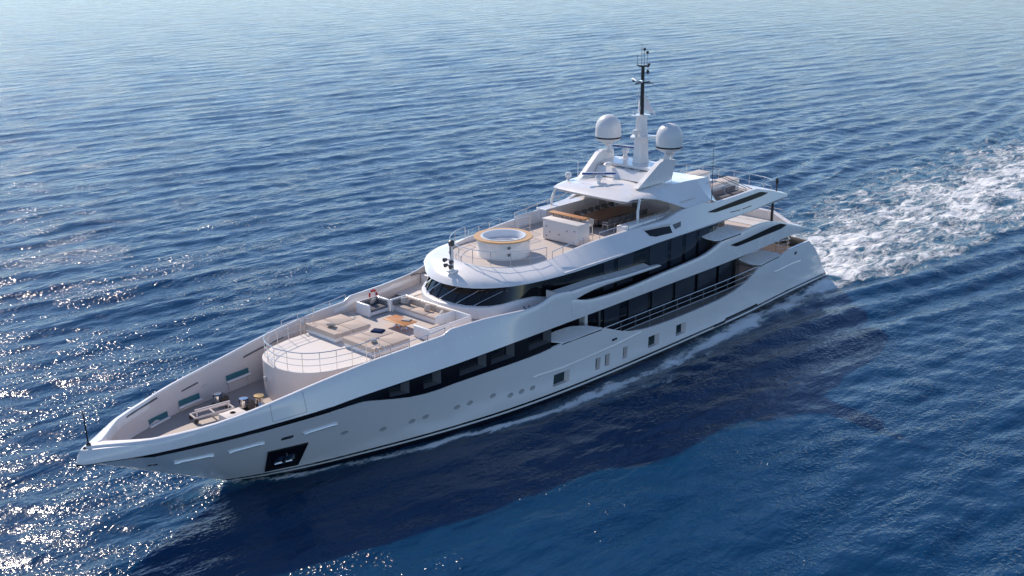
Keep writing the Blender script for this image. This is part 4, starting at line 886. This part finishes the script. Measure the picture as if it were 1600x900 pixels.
for i, (x, y, rz, sd_) in enumerate(spots):
    if i < 12: lb = f'{ordw[i % 6]} dining chair from the bar on the table side towards {sd_}'
    else: lb = 'dining chair at the table end facing away from the bar stools' if i == 12 else 'dining chair at the table end below the mast'
    rz = R(rz+random.uniform(-8, 8))
    if i == 0: c0.location = (x, y, 8.4); c0.rotation_euler = (0, 0, rz); c0['label'] = lb; c0['group'] = 'chairs around the dining table'
    else: dup(c0, (x, y, 8.4), rz, lb, 'chairs around the dining table')
# stairs hand rail beside the bar
railing([(30.6, -2.6, 8.4), (29.4, -2.6, 8.4), (28.2, -2.6, 8.4)], 1.0, 2, .02, 1.1, 'stair_railing')
railing([(30.6, -1.5, 8.4), (29.4, -1.5, 8.4)], 1.0, 2, .02, 1.1, 'stair_railing')
# ---- aft sun deck furniture
T = thing('console_cabinet', 'tall white cabinet with pale timber top on the aft top deck', 'cabinet', (11.8, -.6, 8.4)); local_part(MB().box(-1.3, 1.3, -.55, .55, 0, 1.55, .03), 'body', 'white', T); local_part(MB().box(-1.36, 1.36, -.6, .6, 1.55, 1.62, .02), 'top', 'paleteak', T)
T = thing('service_counter', 'long low white counter with pale timber top beside the stair rails', 'counter', (10.9, .75, 8.4)); local_part(MB().box(-2.4, 2.4, -.55, .55, 0, .92, .03), 'body', 'white', T); local_part(MB().box(-2.46, 2.46, -.6, .6, .92, .98, .02), 'top', 'paleteak', T)
for i, x in enumerate((12.0, 10.4)):
    T = thing('deck_lounge_chair', ['grey lounge chair against the long low counter, closest to the roof', 'grey lounge chair against the long low counter, closest to the stern'][i], 'lounge chair', (x, 2.2, 8.4), 'lounge chairs on the aft top deck'); local_part(MB().box(-.6, .6, -.4, .4, .12, .38, .05), 'seat', 'grey', T); local_part(MB().box(-.6, .6, -.5, -.36, .38, .72, .05), 'backrest', 'grey', T)
    for a in (-.5, .5): local_part(MB().tube([(a, 0, 0), (a, 0, .15)], .04, 6), 'leg', 'steel', T)
for y in (2.7, 3.35):
    t = MB().tube([(12.6, y-1.2, 10.25), (12.2, y-1.1, 10.3), (9.7, y, 9.0), (9.6, y, 8.4)], .03, 6).tube([(12.4, y-1.1, 9.9), (9.7, y, 8.7)], .02, 5); t.build('stair_handrail', 'dsteel', Y)
MB().box(9.0, 10.2, 3.0, 3.9, 8.4, 8.75, .05).build('stair_hatch', 'deckwhite', Y)
MB().box(8.0, 9.6, -3.8, -2.6, 8.4, 8.62, .05).build('deck_pad', 'pillow', Y)
# ---- upper aft deck dining hint
T = thing('aft_dining_table', 'dark dining table half hidden under the aft top deck', 'table', (13.0, 1.0, 5.2)); local_part(MB().box(-1.2, 1.2, -.6, .6, .7, .76, .02), 'tabletop', 'fabric_dark', T); local_part(MB().lathe([(.35, 0), (.1, .1), (.1, .7)], 0, 0, 0, 12), 'pedestal', 'dsteel', T)
dup(c0, (12.3, 2.0, 5.2), R(175), 'pale chair at the dark table under the aft top deck', 'chairs on the aft upper deck'); dup(c0, (11.4, 1.0, 5.2), R(80), 'pale chair at the stern end of the dark aft table', 'chairs on the aft upper deck')
# ---- pennants
t = MB(); P = [[(19.55+.05*i-.0, -.35+.012*i*math.sin(i), 17.3-.3*i*(1) + (.0 if j == 0 else 0)) for j in (0, 1)] for i in range(2)]
def cloth(name, top, bot, w0, w1, dirv, lb):
    n_ = 10; P = []
    for i in range(n_+1):
        f = i/n_; a = Vector(top).lerp(Vector(bot), f); wd = w0+(w1-w0)*f
        P.append([tuple(a+Vector(dirv)*wd*g+Vector((.05*math.sin(6*f+4*g), .06*math.sin(5*g+3*f), 0))) for g in (0, .25, .5, .75, 1)])
    o = MB().grid(P).build(name, 'flag', None, ang=80); tag(o, lb, 'pennant', 'pennants on the mast'); return o
cloth('pennant', (19.45, -.33, 17.35), (19.45, -.33, 15.7), .03, .38, (.2, .9, -.1), 'slim pale pennant hanging on the bow side of the black mast pole')
cloth('pennant', (19.4, .14, 17.1), (19.4, .14, 16.0), .08, 1.0, (-.55, .6, -.45), 'pale pennant streaming behind the black mast pole')

# ================================================================ SEA
def waves(X, Y_, sp):
    rng = np.random.RandomState(3); H = np.zeros_like(X)
    for k in range(80):
        lam = .9*(6.8/.9)**(rng.rand()**1.1); th = R(80+rng.normal()*(11 if lam > 3 else 30)); kk = 2*math.pi/lam
        a = .0125*lam**1.0/ (1+ (lam/9)**2) * (0.6+.8*rng.rand()) ; a *= .21
        ph = rng.rand()*6.28; f = np.clip((lam/sp-2.2)/2.5, 0, 1)
        arg = kk*(X*math.cos(th)+Y_*math.sin(th))+ph+.9*np.sin(X*.031+ph)+.7*np.sin(Y_*.043+2*ph)
        s_ = np.sin(arg); H += a*f*(s_+.25*np.cos(2*arg))
    # diverging wake crests
    for s_ in (1, -1):
        yy = Y_*s_; th = R(79) ; ph = (X*math.cos(th)*1.0+yy*math.sin(th))
        env = np.exp(-((yy-12-(28-X)*.06)/9)**2)*np.clip((32-X)/14, 0, 1)*np.exp(-np.clip(-X-60, 0, 500)/80)
        H += .20*env*(np.sin(2*math.pi*ph/3.7+.6*np.sin(X*.12))*(.6+.4*np.sin(X*.09+yy*.2)))
        L2 = np.exp(-((yy-(6.2+(52-X)*.085))/1.1)**2)*np.clip((53-X)/5, 0, 1)*np.clip((X+10)/30, 0, 1)
        H += .13*L2
    return H
def hashn(X, Y_, s, seed):
    xi, yi = np.floor(X*s), np.floor(Y_*s); fx, fy = X*s-xi, Y_*s-yi; fx = fx*fx*(3-2*fx); fy = fy*fy*(3-2*fy)
    h = lambda a, b_: np.modf(np.abs(np.sin(a*127.1+b_*311.7+seed*17.3)*43758.5453))[0]
    return (h(xi, yi)*(1-fx)+h(xi+1, yi)*fx)*(1-fy)+(h(xi, yi+1)*(1-fx)+h(xi+1, yi+1)*fx)*fy
def foam(X, Y_):
    t = np.clip(-X, 0, 400)
    port = np.interp(t, [0, 2, 5, 12, 28, 100, 400], [4.9, 7.8, 9.6, 10.2, 10.8, 15, 30])
    sb = -np.interp(t, [0, 5, 16, 28, 42, 86, 400], [4.6, 6.6, 9.0, 11, 11.9, 12.6, 22])
    wob = 1.3*(hashn(X, Y_, .35, 1)-.5)+.7*(hashn(X, Y_, 1.1, 2)-.5)
    ins = np.clip((port+wob-Y_)/1.0, 0, 1)*np.clip((Y_-sb+wob)/1.6, 0, 1)*np.clip((.9-X)/1.0, 0, 1)
    core = np.exp(-((Y_-1.5)/7.0)**2)
    D = ins*(.52+.46*core*np.exp(-t/110))*(.72+.56*hashn(X, Y_, .22, 5))
    D = np.maximum(D, ins*.85*np.exp(-((Y_-port+.9)/.9)**2)*np.exp(-t/150))
    D = np.maximum(D, .62*np.exp(-((Y_-sb-.3-wob*.3)/.5)**2)*np.clip((-X-10)/10, 0, 1)*np.exp(-t/120)*(hashn(X, Y_, .3, 9) > .35))
    # strip along both sides of the hull
    yh = np.interp(X, [0, 5, 15, 26, 34, 38, 41.3, 44.5, 48, 50.3, 52.7, 54.4], [4.75, 4.85, 5.25, 5.25, 5, 4.72, 4.2, 3.55, 2.6, 1.9, .93, 0])
    a = np.abs(Y_)
    on = np.clip((54.6-X)/1.5, 0, 1)*np.clip((X+4)/5, 0, 1)
    off = np.interp(X, [0, 10, 18, 23, 30, 38, 45, 52, 54.5], [.8, .9, 1.1, 1.5, 1.8, 1.2, .8, .4, .1]); wd = np.interp(X, [0, 12, 24, 32, 40, 50, 55], [1.3, 1.1, .8, .8, .5, .35, .3])
    D = np.maximum(D, on*1.15*np.exp(-((a-yh-off-.4*wob)/wd)**2)*(.75+.5*hashn(X, Y_, .7, 11)))
    D = np.maximum(D, on*.7*np.exp(-((a-yh-off-1.6-wob)/.35)**2)*(X < 33)*(X > 20)*(hashn(X, Y_, .4, 3) > .3))
    # bow splash
    D = np.maximum(D, .95*np.exp(-((X-54.0)/1.6)**2-((a-.35)/.55)**2)); D = np.maximum(D, .8*np.exp(-((X-49.5)/4.0)**2-((a-yh-.45)/.35)**2)*(Y_ > 0)); D = np.maximum(D, .5*np.exp(-((X-56.5)/1.6)**2-((Y_+.25)/.5)**2))
    # breaking crests on the starboard wake
    for cx, cy, L_ in ((-35.5, -14.6, 3.5), (-58, -19, 4), (-41, -21, 3)):
        D = np.maximum(D, .7*np.exp(-((X-cx)/L_)**2-((Y_-cy+.19*(X-cx)*-1)/.35)**2))
    return D
# tensor grid, finer around the yacht
def axis(lo, hi, c, fine, grow, flat):
    out = [c]; s_ = fine; x = c
    while x < hi:
        s_ = fine if abs(x-c) < flat else s_*grow; x += s_; out.append(x)
    x = c; s_ = fine
    while x > lo:
        s_ = fine if abs(x-c) < flat else s_*grow; x -= s_; out.insert(0, x)
    return np.array(out)
ax = axis(-9000, 2500, 20, .30, 1.0085, 62); ay = axis(-9000, 2500, 6, .22, 1.0085, 34)
XX, YY = np.meshgrid(ax, ay, indexing='ij')
SP = np.maximum(np.gradient(ax)[:, None], np.gradient(ay)[None, :])
HH = waves(XX, YY, SP); FF = foam(XX, YY)
HH += .22*np.exp(-((XX-53.6)/2.2)**2-(YY/1.1)**2)
HH += FF*(.36*(hashn(XX, YY, .8, 21)-.42)+.16*(hashn(XX, YY, 2.2, 22)-.5))*np.clip((2-XX)/3, .25, 1)
ins_h = (np.abs(YY) < np.interp(XX, [0, 5, 15, 26, 34, 38, 41.3, 44.5, 48, 50.3, 52.7, 54.4], [4.7, 4.8, 5.2, 5.2, 4.95, 4.6, 4.1, 3.4, 2.5, 1.8, .8, 0])-.3) & (XX > .5) & (XX < 54)
HH[ins_h] = -.3
nx, ny = XX.shape
def grid_mesh(name, mask, m):
    idx = np.arange(nx*ny).reshape(nx, ny); q = np.stack([idx[:-1, :-1], idx[1:, :-1], idx[1:, 1:], idx[:-1, 1:]], -1)[mask]
    used = np.unique(q); re_ = np.full(nx*ny, -1); re_[used] = np.arange(len(used)); q = re_[q]
    V = np.stack([XX.ravel(), YY.ravel(), HH.ravel()], -1)[used]
    me = bpy.data.meshes.new(name); me.vertices.add(len(used)); me.vertices.foreach_set('co', V.astype(np.float32).ravel())
    me.loops.add(q.size); me.loops.foreach_set('vertex_index', q.astype(np.int32).ravel()); me.polygons.add(len(q)); me.polygons.foreach_set('loop_start', np.arange(0, q.size, 4, dtype=np.int32))
    me.polygons.foreach_set('use_smooth', np.ones(len(q), bool)); me.update(calc_edges=True)
    at_ = me.attributes.new('foam', 'FLOAT', 'POINT'); at_.data.foreach_set('value', FF.ravel()[used].astype(np.float32))
    me.materials.append(m); o = bpy.data.objects.new(name, me); COL.objects.link(o); return o
sm = bpy.data.materials.new('sea_water'); sm.use_nodes = True; n = sm.node_tree.nodes; L = sm.node_tree.links; b = n['Principled BSDF']
def N(t_, **k):
    x = n.new(t_)
    for a_, v in k.items(): setattr(x, a_, v)
    return x
geo = N('ShaderNodeNewGeometry'); att = N('ShaderNodeAttribute', attribute_name='foam')
def noise(scale, detail, st=(1, 1, 1), rough=.5, dist=0, rot=0):
    mp = N('ShaderNodeMapping'); mp.inputs['Scale'].default_value = st; mp.inputs['Rotation'].default_value = (0, 0, R(rot)); L.new(geo.outputs['Position'], mp.inputs[0])
    t_ = N('ShaderNodeTexNoise'); t_.inputs['Scale'].default_value = scale; t_.inputs['Detail'].default_value = detail; t_.inputs['Roughness'].default_value = rough; t_.inputs['Distortion'].default_value = dist; L.new(mp.outputs[0], t_.inputs[0]); return t_.outputs[0]
def math_(op, a_, b_=None, c_=None):
    x = N('ShaderNodeMath', operation=op)
    for i, v in enumerate((a_, b_, c_)):
        if v is None: continue
        if isinstance(v, (int, float)): x.inputs[i].default_value = v
        else: L.new(v, x.inputs[i])
    return x.outputs[0]
# foam pattern: lace from distorted noise, filled where density is high
lace = noise(1.05, 9, (.38, 1, 1), .68, 1.0); lace2 = noise(4.2, 6, (.8, 1, 1), .7, .6)
pat = math_('ADD', math_('MULTIPLY', lace, .72), math_('MULTIPLY', lace2, .28))
thr = math_('SUBTRACT', .70, math_('MULTIPLY', att.outputs['Fac'], .29))
fm = N('ShaderNodeMapRange', interpolation_type='SMOOTHSTEP'); L.new(math_('SUBTRACT', pat, thr), fm.inputs[0]); fm.inputs[1].default_value = -.05; fm.inputs[2].default_value = .10
gate = N('ShaderNodeMapRange'); L.new(att.outputs['Fac'], gate.inputs[0]); gate.inputs[1].default_value = .06; gate.inputs[2].default_value = .22
foam_f = math_('MULTIPLY', fm.outputs[0], gate.outputs[0])
milky = N('ShaderNodeMapRange'); L.new(att.outputs['Fac'], milky.inputs[0]); milky.inputs[1].default_value = .15; milky.inputs[2].default_value = .95; milky.inputs[4].default_value = .55
mw_ = N('ShaderNodeMix', data_type='RGBA'); L.new(milky.outputs[0], mw_.inputs[0]); mw_.inputs[6].default_value = (.001, .038, .108, 1); mw_.inputs[7].default_value = (.06, .20, .26, 1)
mf = N('ShaderNodeMix', data_type='RGBA'); L.new(foam_f, mf.inputs[0]); L.new(mw_.outputs[2], mf.inputs[6]); mf.inputs[7].default_value = (.82, .83, .84, 1)
L.new(mf.outputs[2], b.inputs['Base Color'])
rg = N('ShaderNodeMapRange'); L.new(foam_f, rg.inputs[0]); rg.inputs[3].default_value = .13; rg.inputs[4].default_value = .7; L.new(rg.outputs[0], b.inputs['Roughness'])
b.inputs['IOR'].default_value = 1.333
L.new(math_('MULTIPLY', math_('SUBTRACT', 1, foam_f), .9), b.inputs['Subsurface Weight']); b.inputs['Subsurface Radius'].default_value = (.4, 1.2, 1.8); b.inputs['Subsurface Scale'].default_value = 1.3
bn1 = noise(1.1, 4, (.45, 1.0, 1), .6, .3, 8); bn2 = noise(3.2, 3, (.85, 1, 1), .55, .2, -14)
gl = noise(4.6, 2, (.8, 1, 1), .45, 0, 20); patch = noise(.22, 3, (.5, 1, 1), .6, .5)
gp = N('ShaderNodeMapRange'); L.new(patch, gp.inputs[0]); gp.inputs[1].default_value = .42; gp.inputs[2].default_value = .60; gp.inputs[3].default_value = .05
gs = math_('MULTIPLY', math_('MAXIMUM', math_('SUBTRACT', gl, .50), 0), gp.outputs[0])
hgt = math_('ADD', math_('ADD', math_('MULTIPLY', bn1, math_('ADD', .095, math_('MULTIPLY', gp.outputs[0], .055))), math_('MULTIPLY', bn2, .028)), math_('MULTIPLY', gs, .145)); bn3 = noise(.42, 3, (.32, 1, 1), .5, .3, 6); hgt = math_('ADD', hgt, math_('MULTIPLY', bn3, .30)); hgt = math_('ADD', hgt, math_('MULTIPLY', foam_f, .10))
bp = N('ShaderNodeBump'); bp.inputs['Strength'].default_value = 1; bp.inputs['Distance'].default_value = 1.0; L.new(hgt, bp.inputs['Height']); L.new(bp.outputs[0], b.inputs['Normal'])
cellF = (FF[:-1, :-1]+FF[1:, 1:]+FF[1:, :-1]+FF[:-1, 1:])/4
wk = cellF > .10
sea = grid_mesh('sea', ~wk, sm); sea['kind'] = 'structure'
wf = grid_mesh('wake_foam', wk, sm); wf['kind'] = 'stuff'; wf['label'] = 'churned white wake and foam trailing the yacht'
